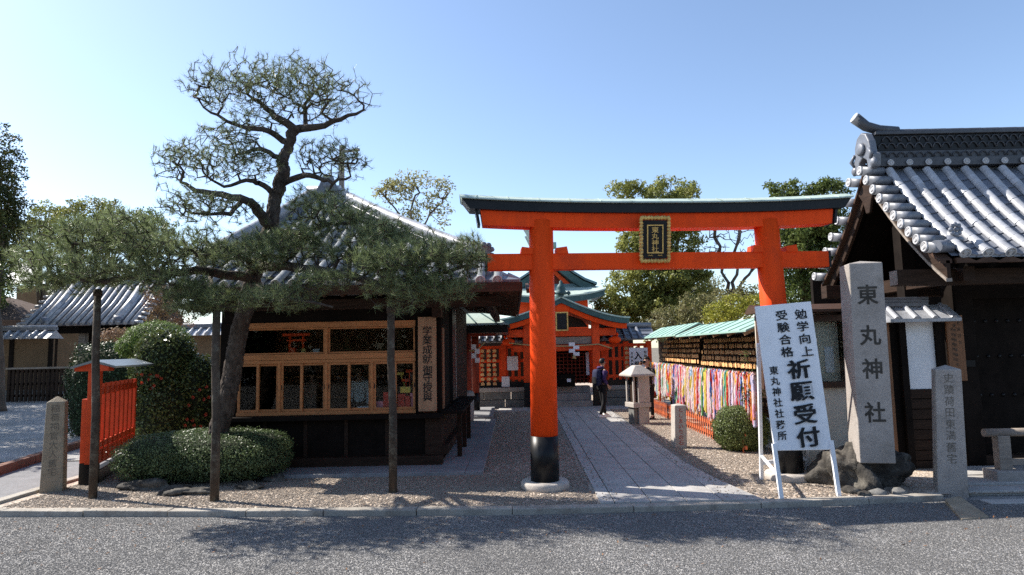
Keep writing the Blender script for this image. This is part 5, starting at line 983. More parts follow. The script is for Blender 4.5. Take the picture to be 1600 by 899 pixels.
for px in (82, 130, 152, 200): x = P(px, 520, Yl+.8).x; MB().box(x-.16, x+.16, Yl+.7, Yl+1.0, 0, gze-.1).build('post', DWOOD if px != 130 else GREYW, lg)
def plaster_wall(name, label, x0, x1, Y, zt, seed, m=PLASTB):
    t = thing(name, label, 'wall', ((x0+x1)/2, Y, 0)); MB().box(x0, x1, Y-.12, Y+.12, .5, zt-.15).build('plaster', m, t); MB().box(x0, x1, Y-.16, Y+.16, -.02, .5).build('footing', STONED, t); n = max(2, int((x1-x0)/1.9))
    for k in range(n+1): x = x0+(x1-x0)*k/n; MB().box(x-.1, x+.1, Y-.17, Y-.121, -.0, zt-.15).build('post', BWOOD, t)
    MB().prism([(x0-.1, Y-.55, zt-.15), (x0-.1, Y, zt+.25), (x0-.1, Y+.55, zt-.15)], (x1-x0+.2, 0, 0)).build('coping', TILE, t); k = 0
    while x0+k*.42 < x1: MB().tube([(x0+k*.42, Y-.57, zt-.12), (x0+k*.42, Y-.05, zt+.25)], .075, 7).build('barrel_tile', TILE, t); k += 1
    MB().box(x0-.12, x1+.12, Y-.12, Y+.12, zt+.24, zt+.36).build('coping_ridge', TILED, t); MB().tube([(x0-.12, Y, zt+.40), (x1+.12, Y, zt+.40)], .09, 7).build('ridge_cap', TILE, t); return t
Yw = 30.0; plaster_wall('plaster_wall', 'brown plaster wall with grey tiled coping at the far left', P(-40, 560, Yw).x, P(82, 560, Yw).x, Yw, P(40, 525, Yw).z, 2); plaster_wall('plaster_wall', 'short stretch of tiled wall seen between camellia and pine trunk', P(255, 560, Yw).x, P(360, 560, Yw).x, Yw+2, P(310, 520, Yw+2).z, 3)
gf = thing('grey_fence', 'low grey timber picket fence before the brown plaster wall', 'fence', P(65, 610, 28.6)); xa, xb = P(14, 600, 28.6).x, P(116, 600, 28.6).x; zt_f = P(65, 576, 28.6).z
for k in range(16): x = xa+(xb-xa)*k/15; MB().box(x-.055, x+.055, 28.56, 28.64, .05, zt_f-.02).build('picket', GREYF if 'GREYF' in globals() else DWOOD, gf)
for z in (.3, zt_f*.55, zt_f-.12): MB().box(xa-.1, xb+.1, 28.645, 28.72, z-.05, z+.05).build('rail', DWOOD, gf)
MB().box(xa-.12, xb+.12, 28.5, 28.75, zt_f-.018, zt_f+.06).build('cap_rail', GREYW, gf)
bh = thing('bark_roof_house', 'house with brown bark roof cut by the left edge of the photo', 'house', (-29, 36, 0)); Yb = 33.5
p0, p1, p2_, p3_ = P(-60, 500, Yb), P(38, 500, Yb), P(8, 462, Yb+3), P(-60, 455, Yb+3)
MB().add([p0, p1, p2_, p3_, p0+Vector((0, .1, -.3)), p1+Vector((0, .1, -.3)), (p1.x+.2, Yb+6, p1.z), (p1.x+.2, Yb+6, p1.z-.3)], [(0, 1, 2, 3), (0, 4, 5, 1), (1, 6, 2), (1, 5, 7, 6)]).build('bark_roof', mat('bark_roof', (.12, .085, .07), .9, .2, 3, fine=.12), bh); MB().box(p0.x, p1.x-.8, Yb+1, Yb+5.5, 0, p1.z-.1).build('wall', PLASTB, bh)
th = thing('tiled_house', 'grey tiled roof showing behind the left trees', 'house', (-36, 52, 0)); q0, q1 = P(5, 445, 50), P(70, 443, 50); q2, q3 = P(62, 410, 54), P(20, 412, 54); MB().add([q0, q1, q2, q3], [(0, 1, 2, 3)]).build('roof', TILE, th); MB().box(q0.x+.3, q1.x-.3, 51, 55, 0, q0.z).build('wall', PLASTB, th)
# ------------------------------------------------------------------ foliage
def rdir(n): return unit(RNG.normal(0, 1, (n, 3)))
def clump_leaves(C, rad, per, size, asp=.5, up=.35, jit=.6, flat=.75):
    n = len(C); d = rdir(n*per); r = RNG.uniform(.35, 1, (n*per, 1))**.6; rad = np.repeat(np.asarray(rad).reshape(-1, 1)*np.ones((n, 1)), per, 0); pos = np.repeat(C, per, 0) + d*r*rad*np.array([1, 1, flat]); return leaves(pos, d + np.array([0, 0, up]), size, asp, jit)
def edges_mesh(Pn, par, rad, n=5):
    """tapered tubes for every node-parent edge, vectorised"""
    i = np.array([k for k in range(len(par)) if par[k] >= 0]); a = Pn[np.array(par)[i]]; b = Pn[i]; d = unit(b-a+1e-6); u = unit(np.cross(d, np.array([.31, .52, .79]))); v = np.cross(d, u); ra = rad[np.array(par)[i]]; rb = rad[i]; ra = np.minimum(ra, rb*1.9)
    ang = np.arange(n)*2*math.pi/n; ring = u[:, None]*np.cos(ang)[None, :, None] + v[:, None]*np.sin(ang)[None, :, None]
    A = a[:, None] - d[:, None]*(rb*.3)[:, None, None] + ring*ra[:, None, None]; B = b[:, None] + d[:, None]*(rb*.3)[:, None, None] + ring*rb[:, None, None]; V = np.concatenate([A, B], 1).reshape(-1, 3); base = np.arange(len(i))[:, None]*2*n; k = np.arange(n)
    Fq = np.stack([base+k, base+(k+1) % n, base+n+(k+1) % n, base+n+k], 2).reshape(-1, 4); return V, Fq
def crown_tree(name, label, cat, Y, base_px, blobs, m, size, per=42, dens=1.0, group=None, trunk_r=.22, limb_m=None, crad=.16, asp=.5, hole=.0, bz=0.0, ydepth=None, limbs=True):
    """blobs: (px, py, rx px, ry px[, dY]) outlines of leaf masses at depth Y"""
    k = Y/1000; x = P(base_px, 560, Y).x; t = thing(name, label, cat, (x, Y, bz), group); Vs = []; Fs = []; off = 0; nodes = [np.array([x, Y, bz])]; tm = MB(); top = None; cs = []
    for bl in blobs:
        px, py, rx, ry = bl[:4]; dy = bl[4] if len(bl) > 4 else 0; c = np.array(P(px, py, Y+dy)); r = np.array([rx*k, (ydepth or (rx+ry)/2*k), ry*k]); cs.append((c, r)); n = int(dens*9.5*(rx*k*ry*k)/(crad*Y/30*3.0*.34)**2/6)+6
        d = rdir(n); d[:, 1] -= .15; d = unit(d); q = RNG.uniform(.25, 1, (n, 1))**.42; lump = 1 + .16*np.sin(d[:, :1]*7+px)+.14*np.sin(d[:, 2:3]*8+py)+.1*np.sin(d[:, 1:2]*11+rx); C = c + d*q*r*lump
        if hole: C = C[RNG.uniform(0, 1, len(C)) > hole]
        C = C[C[:, 2] > bz+.1]
        V, Fq = clump_leaves(C, crad*Y/30*RNG.uniform(.6, 1.3, (len(C), 1))*1.6, per, size, asp); Vs.append(V); Fs.append(Fq+off); off += len(V)
    np_mesh('crown', np.concatenate(Vs), np.concatenate(Fs), m, t, kind='stuff')
    ctr = np.mean([c for c, r in cs], 0); zlow = min(c[2]-r[2]*.3 for c, r in cs); rr = random.Random(len(blobs)); fork = Vector((x+(ctr[0]-x)*.5, Y, bz+(ctr[2]-bz)*.5)); mid = Vector((x, Y, bz)).lerp(fork, .5)+Vector((rr.uniform(-.1, .1), 0, 0))
    tm.tube([(x, Y, bz-.1), (x, Y, bz+.3), mid, fork], [trunk_r*1.4, trunk_r, trunk_r*.85, trunk_r*.7], 10)
    tm.build('trunk', limb_m or TRUNK, t); lm = MB()
    for c, r in cs:
        e = Vector(c)+Vector((0, 0, r[2]*.3)); m1 = fork.lerp(e, .5)+Vector((rr.uniform(-.15, .15)*r[0], 0, -.1*r[2])); lm.tube([fork, m1, e], [trunk_r*.55, trunk_r*.3, trunk_r*.1], 7)
        for q in range(5): g = Vector(c)+Vector((rr.uniform(-.7, .7)*r[0], rr.uniform(-.6, .6)*r[1], rr.uniform(-.3, .8)*r[2])); lm.tube([m1, m1.lerp(g, .5)+Vector((0, 0, .05)), g], [trunk_r*.2, trunk_r*.12, trunk_r*.04], 5)
    if limbs: lm.build('limbs', limb_m or TRUNK, t)
    return t
GT = 'trees standing behind the shrine'
crown_tree('cypress_tree', 'tall dark columnar evergreen at the left edge of the photo', 'tree', 24, 0, [(-8, 300, 36, 75), (-10, 235, 30, 42), (-4, 370, 38, 60), (-12, 420, 38, 50), (6, 330, 24, 50), (-30, 330, 40, 110)], LEAF_CY, .11, 40, 1.5, trunk_r=.25, crad=.20)
crown_tree('broadleaf_tree', 'rounded olive green tree behind the left pine branches', 'tree', 40, 140, [(150, 335, 42, 28), (105, 345, 26, 26), (175, 350, 30, 26), (120, 375, 50, 30), (190, 380, 40, 28)], LEAF_OL, .17, 36, 1.3, GT, .35)
crown_tree('broadleaf_tree', 'small olive tree next to the dark columnar evergreen', 'tree', 38, 65, [(72, 338, 28, 22), (52, 365, 32, 24), (80, 380, 35, 30), (50, 400, 30, 22)], LEAF_OL, .16, 36, 1.1, GT, .25, hole=.15)
crown_tree('broadleaf_tree', 'low dark green tree beside the tall pine on its left', 'tree', 42, 230, [(228, 345, 26, 20), (255, 362, 26, 24), (215, 375, 36, 26)], LEAF_MID, .17, 36, 1.2, GT, .25)
crown_tree('evergreen_tree', 'tall leafy evergreen behind the torii name plaque', 'tree', 31, 1040, [(1035, 300, 44, 24), (975, 298, 24, 16), (1075, 298, 18, 14, 1), (1030, 350, 52, 40), (1005, 380, 42, 30), (1060, 370, 40, 40), (1030, 430, 62, 50), (985, 460, 48, 40), (1075, 440, 42, 36), (1040, 490, 70, 42), (960, 490, 40, 28)], LEAF_OL, .16, 40, 1.2, GT, .3)
crown_tree('evergreen_tree', 'broad dark evergreen between right torii pillar and gate roof', 'tree', 25, 1260, [(1225, 305, 30, 20), (1285, 300, 34, 18), (1255, 345, 60, 40), (1300, 370, 50, 50), (1240, 400, 55, 40), (1300, 430, 50, 40), (1250, 460, 60, 30)], LEAF_DK if False else LEAF_MID, .14, 40, 1.3, GT, .3)
crown_tree('evergreen_tree', 'dark leafy tree far behind between pavilion and hall roof', 'tree', 40, 1100, [(1090, 450, 34, 26), (1110, 470, 40, 30), (1075, 480, 40, 28)], LEAF_RU, .17, 32, 1.0, GT, .2, hole=.1)
crown_tree('russet_shrub', 'brownish leafy shrub mass above the turquoise rack roof', 'shrub', 27, 1110, [(1085, 490, 40, 30), (1120, 480, 36, 26), (1150, 475, 26, 22), (1045, 505, 40, 24), (1180, 465, 30, 20)], LEAF_RU, .12, 34, 1.1, 'shrubs behind the votive racks', .1)
crown_tree('yellow_shrub', 'bright yellow green shrub behind the turquoise rack roof', 'shrub', 24, 1150, [(1150, 478, 30, 16), (1125, 488, 22, 14), (1180, 475, 24, 14), (1140, 500, 40, 16)], LEAF_YE, .09, 36, 1.2, 'shrubs behind the votive racks', .06)
crown_tree('autumn_tree', 'orange tinted tree seen through the gap beside the gate', 'tree', 30, 1440, [(1430, 460, 40, 26), (1460, 470, 36, 24), (1400, 470, 30, 26)], leafm('leaf_orange', (.40, .20, .05), (.22, .15, .04)), .15, 34, 1.1, None, .2)
crown_tree('hedge_tree', 'low pink tinged shrub below the gatehouse eave', 'shrub', 27, 175, [(178, 522, 18, 10), (170, 528, 14, 9), (188, 520, 12, 8)], LEAF_PK, .10, 30, 1.2, None, .05, limbs=False)
crown_tree('maple_tree', 'reddish thin maple right of the gatehouse roof', 'tree', 26, 262, [(262, 470, 34, 30), (240, 455, 20, 20), (290, 480, 30, 24), (262, 500, 36, 16)], leafm('leaf_maple', (.22, .10, .06), (.12, .10, .04)), .08, 30, 1.0, None, .1, hole=.2)
# trees whose branching shows: twigs joined outwards from the limbs
def twig_tree(name, label, Y, limbs_px, blobs, n, m_br, m_lf=None, group=None, r0=.17, rt=.010, per=12, size=.13, crad=.22):
    rg = np.random.default_rng(n); k = Y/1000; t = thing(name, label, 'tree', (P(limbs_px[0][0][0], 560, Y).x, Y, 0), group); N_ = []; Q_ = []; R_ = []
    for ch in limbs_px:
        last = -1; pts = [P(a, b, Y) for a, b in ch]
        if N_ and ch is not limbs_px[0]: last = int(np.argmin([(Vector(q)-pts[0]).length for q in N_]))
        else: pts[0].z = -.1
        for a, b in zip(pts, pts[1:]):
            for s_ in np.linspace(0, 1, 5)[(0 if last < 0 else 1):]: N_.append(a.lerp(b, s_)+Vector((rg.normal(0, .02), rg.normal(0, .15), 0))); Q_.append(last); R_.append(r0*(1 if ch is limbs_px[0] else .55)*(1-.35*s_)); last = len(N_)-1
    nl = len(N_); pts = []
    for i in range(n):
        px, py, rx, ry = blobs[rg.integers(len(blobs))]; d = rdir(1)[0]*rg.uniform(.1, 1)**.45; pts.append(np.array(P(px, py, Y)) + d*np.array([rx*k, (rx+ry)/2*k, ry*k]))
    pos = [np.array(q) for q in N_]; tips = []; A0 = np.array(pos); d0 = ((np.array(pts)[:, None]-A0[None])**2).sum(2).min(1)
    for p in np.array(pts)[np.argsort(d0)]:
        A = np.array(pos); v = p-A; ds = np.linalg.norm(v, axis=1)+.3*np.maximum(0, A[:, 2]-p[2]); j = int(ds.argmin()); mseg = max(1, int(ds[j]/.35)); last = j; a = A[j]
        for s_ in range(1, mseg+1):
            q = a+(p-a)*s_/mseg+(rg.normal(0, .06, 3) if s_ < mseg else 0); pos.append(q); Q_.append(last); R_.append(0); last = len(pos)-1
        tips.append(last)
    pos = np.array(pos); cn = np.zeros(len(pos)); 
    for i in range(len(pos)-1, -1, -1):
        cn[i] = max(cn[i], 1)
        if Q_[i] >= 0: cn[Q_[i]] += cn[i]
    R = np.array(R_); R = np.where(R > 0, R, rt*cn**.45); V, Fq = edges_mesh(pos, Q_, R, 6); np_mesh('branches', V, Fq, m_br, t)
    if m_lf: V, Fq = clump_leaves(pos[np.array(tips)], crad, per, size); np_mesh('crown', V, Fq, m_lf, t, kind='stuff')
    return t
BAREB = mat('bare_bark', (.12, .095, .078), .9, .3, 5)
twig_tree('bare_tree', 'leafless winter tree between name plaque and right torii pillar', 30, [[(1140, 560), (1142, 462)], [(1142, 462), (1130, 425), (1124, 385), (1112, 355)], [(1142, 462), (1149, 420), (1150, 385), (1158, 350)], [(1142, 465), (1158, 445), (1172, 425), (1185, 410)]], [(1125, 350, 40, 26), (1160, 350, 34, 26), (1140, 375, 40, 22), (1175, 405, 24, 18), (1110, 395, 22, 16)], 260, BAREB, r0=.17, rt=.012)
twig_tree('sparse_tree', 'thin tree with sparse pale leaves above the shop roof ridge', 31, [[(655, 560), (655, 370)], [(655, 370), (640, 330), (655, 300), (645, 278)], [(655, 370), (672, 335), (690, 315), (700, 300)], [(655, 372), (630, 345), (612, 320), (600, 305)]], [(650, 284, 34, 18), (612, 303, 26, 20), (690, 300, 24, 22), (655, 315, 36, 22), (690, 335, 22, 18), (640, 340, 30, 16), (625, 290, 20, 12)], 210, TRUNK, leafm('leaf_pale', (.30, .28, .12), (.20, .20, .08), .45), GT, .10, .012, 13, .15, .26)
# ------------------------------------------------------------------ clipped shrubs: leaf shells round a twiggy core
def shell_bush(name, label, cat, solids, n, size, m, group=None, e=2.4, core=.90, asp=.6, jit=.55, loc=None, cmat=None, base=True, thick=.10):
    """solids: (cx, cy, cz, rx, ry, rz) super-ellipsoids"""
    c0 = solids[0]; t = thing(name, label, cat, loc or (c0[0], c0[1], 0), group); Vs = []; Fs = []; off = 0; tot = sum(s[3]*s[5]+s[4]*s[5]+s[3]*s[4] for s in solids); cm = MB()
    for (cx, cy, cz, rx, ry, rz_) in solids:
        k = int(n*(rx*rz_+ry*rz_+rx*ry)/tot); d = rdir(k*2); den = (np.abs(d)**e).sum(1)**(1/e); p = d/den[:, None]; wgt = np.abs(p[:, 2]) < 2; p = p[:k]; lump = 1 + .035*np.sin(p[:, :1]*9+cx*3)*np.sin(p[:, 1:2]*8) + .03*np.sin(p[:, 2:]*11+cy)+.02*np.sin(p[:, :1]*23)*np.sin(p[:, 2:]*19); q = (1-np.abs(RNG.normal(0, thick, (k, 1)))+np.where(RNG.uniform(0, 1, (k, 1)) < .05, RNG.uniform(.02, .10, (k, 1)), 0))*lump
        pos = np.array([cx, cy, cz]) + p*q*np.array([rx, ry, rz_]); nr = np.sign(p)*np.abs(p)**(e-1)/np.array([rx, ry, rz_]); V, Fq = leaves(pos[pos[:, 2] > .02], unit(nr)[pos[:, 2] > .02], size, asp, jit); Vs.append(V); Fs.append(Fq+off); off += len(V)
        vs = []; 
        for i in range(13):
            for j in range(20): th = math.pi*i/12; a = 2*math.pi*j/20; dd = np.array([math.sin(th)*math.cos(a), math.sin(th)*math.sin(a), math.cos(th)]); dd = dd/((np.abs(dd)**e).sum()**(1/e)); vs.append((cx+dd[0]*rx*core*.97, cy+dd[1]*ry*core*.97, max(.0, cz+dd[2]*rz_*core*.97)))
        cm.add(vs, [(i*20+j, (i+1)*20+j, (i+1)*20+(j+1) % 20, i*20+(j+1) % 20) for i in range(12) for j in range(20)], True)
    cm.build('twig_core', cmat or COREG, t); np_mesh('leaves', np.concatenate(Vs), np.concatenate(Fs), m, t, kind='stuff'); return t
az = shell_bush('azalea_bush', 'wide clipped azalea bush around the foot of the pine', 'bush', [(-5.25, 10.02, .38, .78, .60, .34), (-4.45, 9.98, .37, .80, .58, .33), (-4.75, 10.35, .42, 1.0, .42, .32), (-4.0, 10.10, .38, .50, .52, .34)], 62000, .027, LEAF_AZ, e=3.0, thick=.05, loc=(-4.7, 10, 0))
shell_bush('round_bush', 'rounded clipped bush right of the path below the paper cranes', 'bush', [(P(1160, 680, 11.9).x, 11.95, .36, .50, .46, .44)], 20000, .028, LEAF_BU, e=2.3, thick=.06)
ca = [P(262, 600, 11.6), P(300, 610, 11.9), P(255, 560, 11.7)]
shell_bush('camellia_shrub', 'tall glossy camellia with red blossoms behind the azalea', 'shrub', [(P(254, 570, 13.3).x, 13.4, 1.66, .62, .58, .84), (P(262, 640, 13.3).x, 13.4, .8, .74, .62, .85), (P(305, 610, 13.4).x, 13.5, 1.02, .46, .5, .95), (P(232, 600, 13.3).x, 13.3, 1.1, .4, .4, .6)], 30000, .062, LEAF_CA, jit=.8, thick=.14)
cam_t = [o for o in bpy.data.objects if o.name == 'camellia_shrub'][0]; fb = MB(); rgf = random.Random(2)
for k in range(26):
    px, py = rgf.choice(((rgf.uniform(212, 325), rgf.uniform(575, 640)), (rgf.uniform(222, 250), rgf.uniform(575, 610)), (rgf.uniform(290, 328), rgf.uniform(590, 670)))); c = P(px, py, 12.82+rgf.uniform(-.05, .14))
    for j in range(5): a = j*1.257+rgf.random(); v = Vector((math.cos(a)*.026, -.02, math.sin(a)*.026)); w = Vector((-math.sin(a)*.016, 0, math.cos(a)*.016)); fb.add([c, c+v+w, c+v*1.4, c+v-w], [(0, 1, 2, 3)])
fb.build('blossoms', FLOWER, cam_t)
shell_bush('clipped_hedge', 'tall dark clipped hedge behind the red picket fence', 'hedge', [(P(165, 600, 16).x, 16.3, 1.0, .95, .7, 1.25), (P(205, 600, 16).x, 16.6, 1.1, .8, .6, 1.2), (P(135, 600, 16).x, 16.4, .95, .45, .5, .98)], 32000, .06, LEAF_DK, e=4.5, thick=.06)
shell_bush('dome_shrub', 'bright green domed pine shrub above the camellia', 'shrub', [(P(238, 520, 15).x, 15.2, 2.35, .72, .6, .38), (P(215, 530, 15).x, 15.1, 2.15, .5, .5, .3)], 16000, .09, LEAF_BR, e=2.0, asp=.15, jit=.5, thick=.14)
MBs = MB().tube([(P(238, 520, 15).x, 15.2, -.05), (P(238, 520, 15).x+.05, 15.2, 2.1)], [.07, .05], 7); MBs.build('trunk', TRUNK, [o for o in bpy.data.objects if o.name == 'dome_shrub'][0])
# loose shrub beside the sign
ls = thing('young_shrub', 'loose leafy young shrub between paper cranes and standing sign', 'shrub', G(1180, 706)); Vs = []; b = G(1180, 706); rg = random.Random(6); lm = MB(); Cn = []
for k in range(9):
    e = P(rg.uniform(1160, 1192), rg.uniform(530, 640), b.y+rg.uniform(-.3, .3)); m1 = Vector(b).lerp(e, .55)+Vector((rg.uniform(-.1, .1), 0, .05)); lm.tube([b, m1, e], [.016, .010, .004], 5); Cn += [tuple(e), tuple(m1.lerp(e, .5)), tuple(m1.lerp(e, .75))]
lm.build('stems', TWIG, ls); V, Fq = clump_leaves(np.array(Cn), .10, 16, .06); np_mesh('leaves', V, Fq, LEAF_CA, ls, kind='stuff')
for i, (px, py, w) in enumerate(((228, 765, .34), (275, 772, .30), (315, 772, .24), (390, 764, .2), (428, 752, .22), (205, 752, .2))):
    p = G(px, py); o = noise_blob(MB(), (p.x, p.y, .02), w*.85, w*.5, w*.32, 18, 28, .28, 50+i, -.03).build('edging_rock', ROCK, origin=(p.x, p.y, 0)); tag(o, 'dark edging rock under the azalea, ' + ['second', 'third', 'fourth', 'fifth', 'sixth', 'first'][i] + ' from the left', 'rock', 'edging rocks round the azalea')
# ------------------------------------------------------------------ the pine
pine = thing('pine_tree', 'old trained black pine with twisting limbs and wide flat needle pads before the shop', 'pine tree', (P(338, 690, 10.1).x, 10.1, 0))
PN = []; PP = []; PR = []
def chain(pts, r0, r1, par=-1, Y0=9.9, wob=0.0):
    """limb through pixel points (px, py[, Y]); returns the node numbers"""
    ids = []; n = len(pts); last = par; Q = [P(p[0], p[1], p[2] if len(p) > 2 else Y0) for p in pts]; out = []
    for i, q in enumerate(Q):
        if i: 
            for t in (.33, .66): out.append((Q[i-1].lerp(q, t)+Vector((random.gauss(0, .012), random.gauss(0, .02), random.gauss(0, .012))), (i-1+t)/(n-1)))
        out.append((q, i/(n-1)))
    for q, t in out: PN.append(q); PP.append(last); PR.append(r0+(r1-r0)*t); last = len(PN)-1; ids.append(last)
    return ids
random.seed(21)
T = chain([(333, 700, 10.1), (352, 640, 10.1), (366, 560, 10.05), (378, 500, 10), (394, 440, 9.95), (410, 395, 9.9), (424, 352), (430, 308), (443, 272), (441, 250), (452, 224), (461, 203)], .150, .072)
def near(ids, px, py): return min(ids, key=lambda i: (PN[i]-P(px, py, PN[i].y)).length)
limb = {}
def L_(k, src, pts, r0, r1): limb[k] = chain(pts, r0, r1, near(limb[src] if src else T, *pts[0][:2]))
L_('a', None, [(461, 203), (493, 199, 9.8), (532, 187, 9.7), (568, 172, 9.6)], .07, .018)
L_('b', None, [(461, 203), (429, 183, 10), (411, 165, 10.1), (387, 148, 10.2)], .07, .02)
L_('b2', 'a', [(478, 201), (475, 165, 10.2), (500, 135, 10.4)], .04, .015)
L_('c', None, [(449, 222), (422, 206, 9.8), (387, 201, 9.7), (355, 190, 9.6), (318, 168, 9.5)], .055, .015)
L_('d', None, [(440, 247), (408, 233, 9.7), (387, 237, 9.5), (368, 243, 9.3)], .045, .015)
L_('e', None, [(430, 305), (412, 290, 9.7), (396, 283, 9.6), (376, 284, 9.5), (350, 292, 9.4), (325, 277, 9.3)], .05, .015)
L_('f', None, [(424, 355), (402, 330, 9.6), (387, 315, 9.4), (347, 304, 9.2), (305, 298, 9.1), (282, 285, 9.0)], .09, .02)
L_('f2', 'f', [(380, 312), (360, 335, 9.2), (330, 335, 9), (290, 330, 8.9)], .04, .015)
L_('g', None, [(440, 288), (476, 274, 9.7), (500, 279, 9.6), (520, 287, 9.5), (548, 276, 9.4)], .055, .015)
L_('h', None, [(424, 360), (470, 365, 9.6), (510, 350, 9.5), (550, 350, 9.4)], .06, .02)
L_('i', None, [(402, 415), (470, 420, 9.2), (545, 430, 8.8), (612, 450, 8.6), (680, 430, 8.5), (735, 415, 8.45)], .075, .02)
L_('j', None, [(396, 435), (330, 425, 9.2), (250, 425, 8.85), (160, 440, 8.6), (90, 435, 8.5)], .08, .02)
L_('k', None, [(392, 445), (420, 460, 9.1), (470, 470, 8.6), (520, 480, 8.5)], .045, .012)
L_('m', None, [(398, 425), (380, 400, 9.2), (350, 395, 8.7), (310, 400, 8.45)], .05, .015)
L_('p', 'j', [(330, 428), (330, 450, 9.1), (310, 470, 8.8)], .04, .012)
def pad(keys, c, r, n, Y, dY, seed, ground=.55, step=.16):
    """twigs growing from limbs into a dome shaped needle pad; c, r in pixels; ground: share of points in the upper shell"""
    rg = np.random.default_rng(seed); k = Y/1000; ctr = np.array(P(c[0], c[1], Y)); R = np.array([r[0]*k, dY, r[1]*k]); pts = []
    while len(pts) < n:
        d = rg.normal(0, 1, 3); d /= np.linalg.norm(d); q = rg.uniform(0, 1)**(.38); d[2] = d[2] if d[2] > 0 or rg.uniform() < .45 else -d[2]; f = 1+.13*math.sin(d[0]*6+seed)+.12*math.sin(d[1]*5+2*seed)+.1*math.sin(d[0]*13+d[1]*9); pts.append(ctr + d*q*f*R*np.array([1, 1, 1 if d[2] > 0 else .7]))
    pts = np.array(pts); ids = [i for kk in keys for i in (limb[kk] if kk else T[-9:])]; pos = np.array([tuple(PN[i]) for i in ids]); w = ((pos-ctr)/(R*1.5)); ok = (w**2).sum(1) < 1.6
    if ok.any(): ids = [i for i, o in zip(ids, ok) if o]
    else: ids = [ids[int(((pos-ctr)**2).sum(1).argmin())]]
    pos = [np.array(PN[i]) for i in ids]; d0 = np.min(((pts[:, None]-np.array(pos)[None])**2).sum(2), 1); tips = []
    for p in pts[np.argsort(d0)]:
        A = np.array(pos); v = p-A; dist = np.linalg.norm(v, axis=1); cost = dist + .25*np.maximum(0, A[:, 2]-p[2]); j = int(cost.argmin()); m = max(1, int(dist[j]/step)); last = ids[j]; a = A[j]
        for s in range(1, m+1):
            q = a+(p-a)*s/m + (rg.normal(0, .042, 3)*min(1, dist[j]*3) if s < m else 0) + (np.array([0, 0, -.04*math.sin(math.pi*s/m)*dist[j]])); PN.append(Vector(q)); PP.append(last); PR.append(0); last = len(PN)-1; ids.append(last); pos.append(q)
        tips.append(last)
    return tips
TIPS_U = []; TIPS_D = []
for a_ in ((['a', 'b', 'b2'], (482, 152), (102, 50), 1000, 9.8, 1.15, 1), (['c', 'b'], (345, 145), (57, 41), 460, 9.7, .75, 2), (['b', 'b2'], (425, 128), (80, 34), 420, 10, .8, 3), (['c', 'd'], (395, 195), (43, 19), 160, 9.8, .5, 4), (['d', 'c'], (360, 222), (48, 27), 260, 9.5, .6, 5), (['g'], (520, 252), (61, 31), 420, 9.6, .75, 6), (['e', 'f'], (310, 258), (66, 39), 540, 9.3, .8, 7), (['e', 'd'], (392, 258), (50, 27), 320, 9.6, .6, 8), (['f2', 'f'], (318, 328), (76, 31), 460, 9.1, .8, 9)): TIPS_U += pad(*a_, step=.10)
for a_ in ((['h', 'g'], (500, 330), (62, 36), 330, 9.6, .8, 10), (['h', 'g'], (560, 350), (52, 30), 260, 9.4, .7, 24), (['h', 'i'], (455, 392), (66, 34), 260, 9.4, .7, 18), (['h', 'i'], (612, 372), (50, 26), 220, 9.2, .7, 25),
           (['i'], (600, 420), (62, 40), 380, 8.95, .8, 11), (['i'], (665, 405), (60, 40), 330, 8.85, .55, 26), (['i'], (640, 458), (66, 44), 300, 8.85, .55, 27), (['i'], (724, 408), (46, 42), 240, 8.75, .5, 12), (['i'], (700, 455), (48, 30), 150, 8.75, .4, 28), (['h', 'i'], (478, 372), (52, 28), 190, 9.5, .6, 35), (['h', 'i'], (425, 388), (46, 28), 170, 9.4, .6, 36), (['h', 'i'], (590, 385), (48, 34), 240, 9.1, .6, 37), (['h', 'i'], (540, 402), (44, 24), 120, 9.2, .5, 38), (['p', 'j'], (298, 482), (44, 22), 120, 8.9, .4, 39),
           (['k', 'i'], (440, 470), (58, 30), 190, 9.0, .6, 13), (['k', 'i'], (505, 442), (56, 24), 150, 9.1, .6, 29), (['m', 'j'], (380, 405), (60, 36), 260, 9.2, .8, 14), (['m', 'j'], (310, 395), (62, 38), 270, 9.0, .8, 30), (['p', 'j'], (345, 470), (58, 30), 190, 9.0, .6, 17), (['p', 'j'], (275, 450), (52, 30), 180, 8.9, .6, 31),
           (['j'], (245, 400), (54, 36), 260, 9.2, .8, 15), (['j'], (212, 358), (52, 28), 200, 9.15, .7, 19), (['j'], (150, 375), (60, 34), 280, 9.05, .9, 16), (['j'], (90, 415), (54, 40), 260, 8.95, .8, 32), (['j'], (165, 430), (62, 36), 260, 9.0, .8, 33), (['j'], (232, 428), (54, 28), 170, 9.0, .6, 23), (['j'], (60, 445), (32, 24), 110, 8.95, .4, 22), (['j'], (108, 440), (48, 24), 140, 8.9, .5, 34)): a_ = list(a_); a_[4] -= (.40 if a_[0][0] != 'h' else .1); TIPS_D += pad(*a_, step=.14)
nN = len(PN); par = np.array(PP); pos = np.array([tuple(p) for p in PN]); cnt = np.zeros(nN); base = np.array(PR)
for i in range(nN-1, -1, -1):
    if cnt[i] == 0: cnt[i] = 1
    if par[i] >= 0: cnt[par[i]] += cnt[i]
rad = np.where(base > 0, base, np.where(pos[:, 2] > 3.9, .0039, .0046)*cnt**.40); nT = len(T)
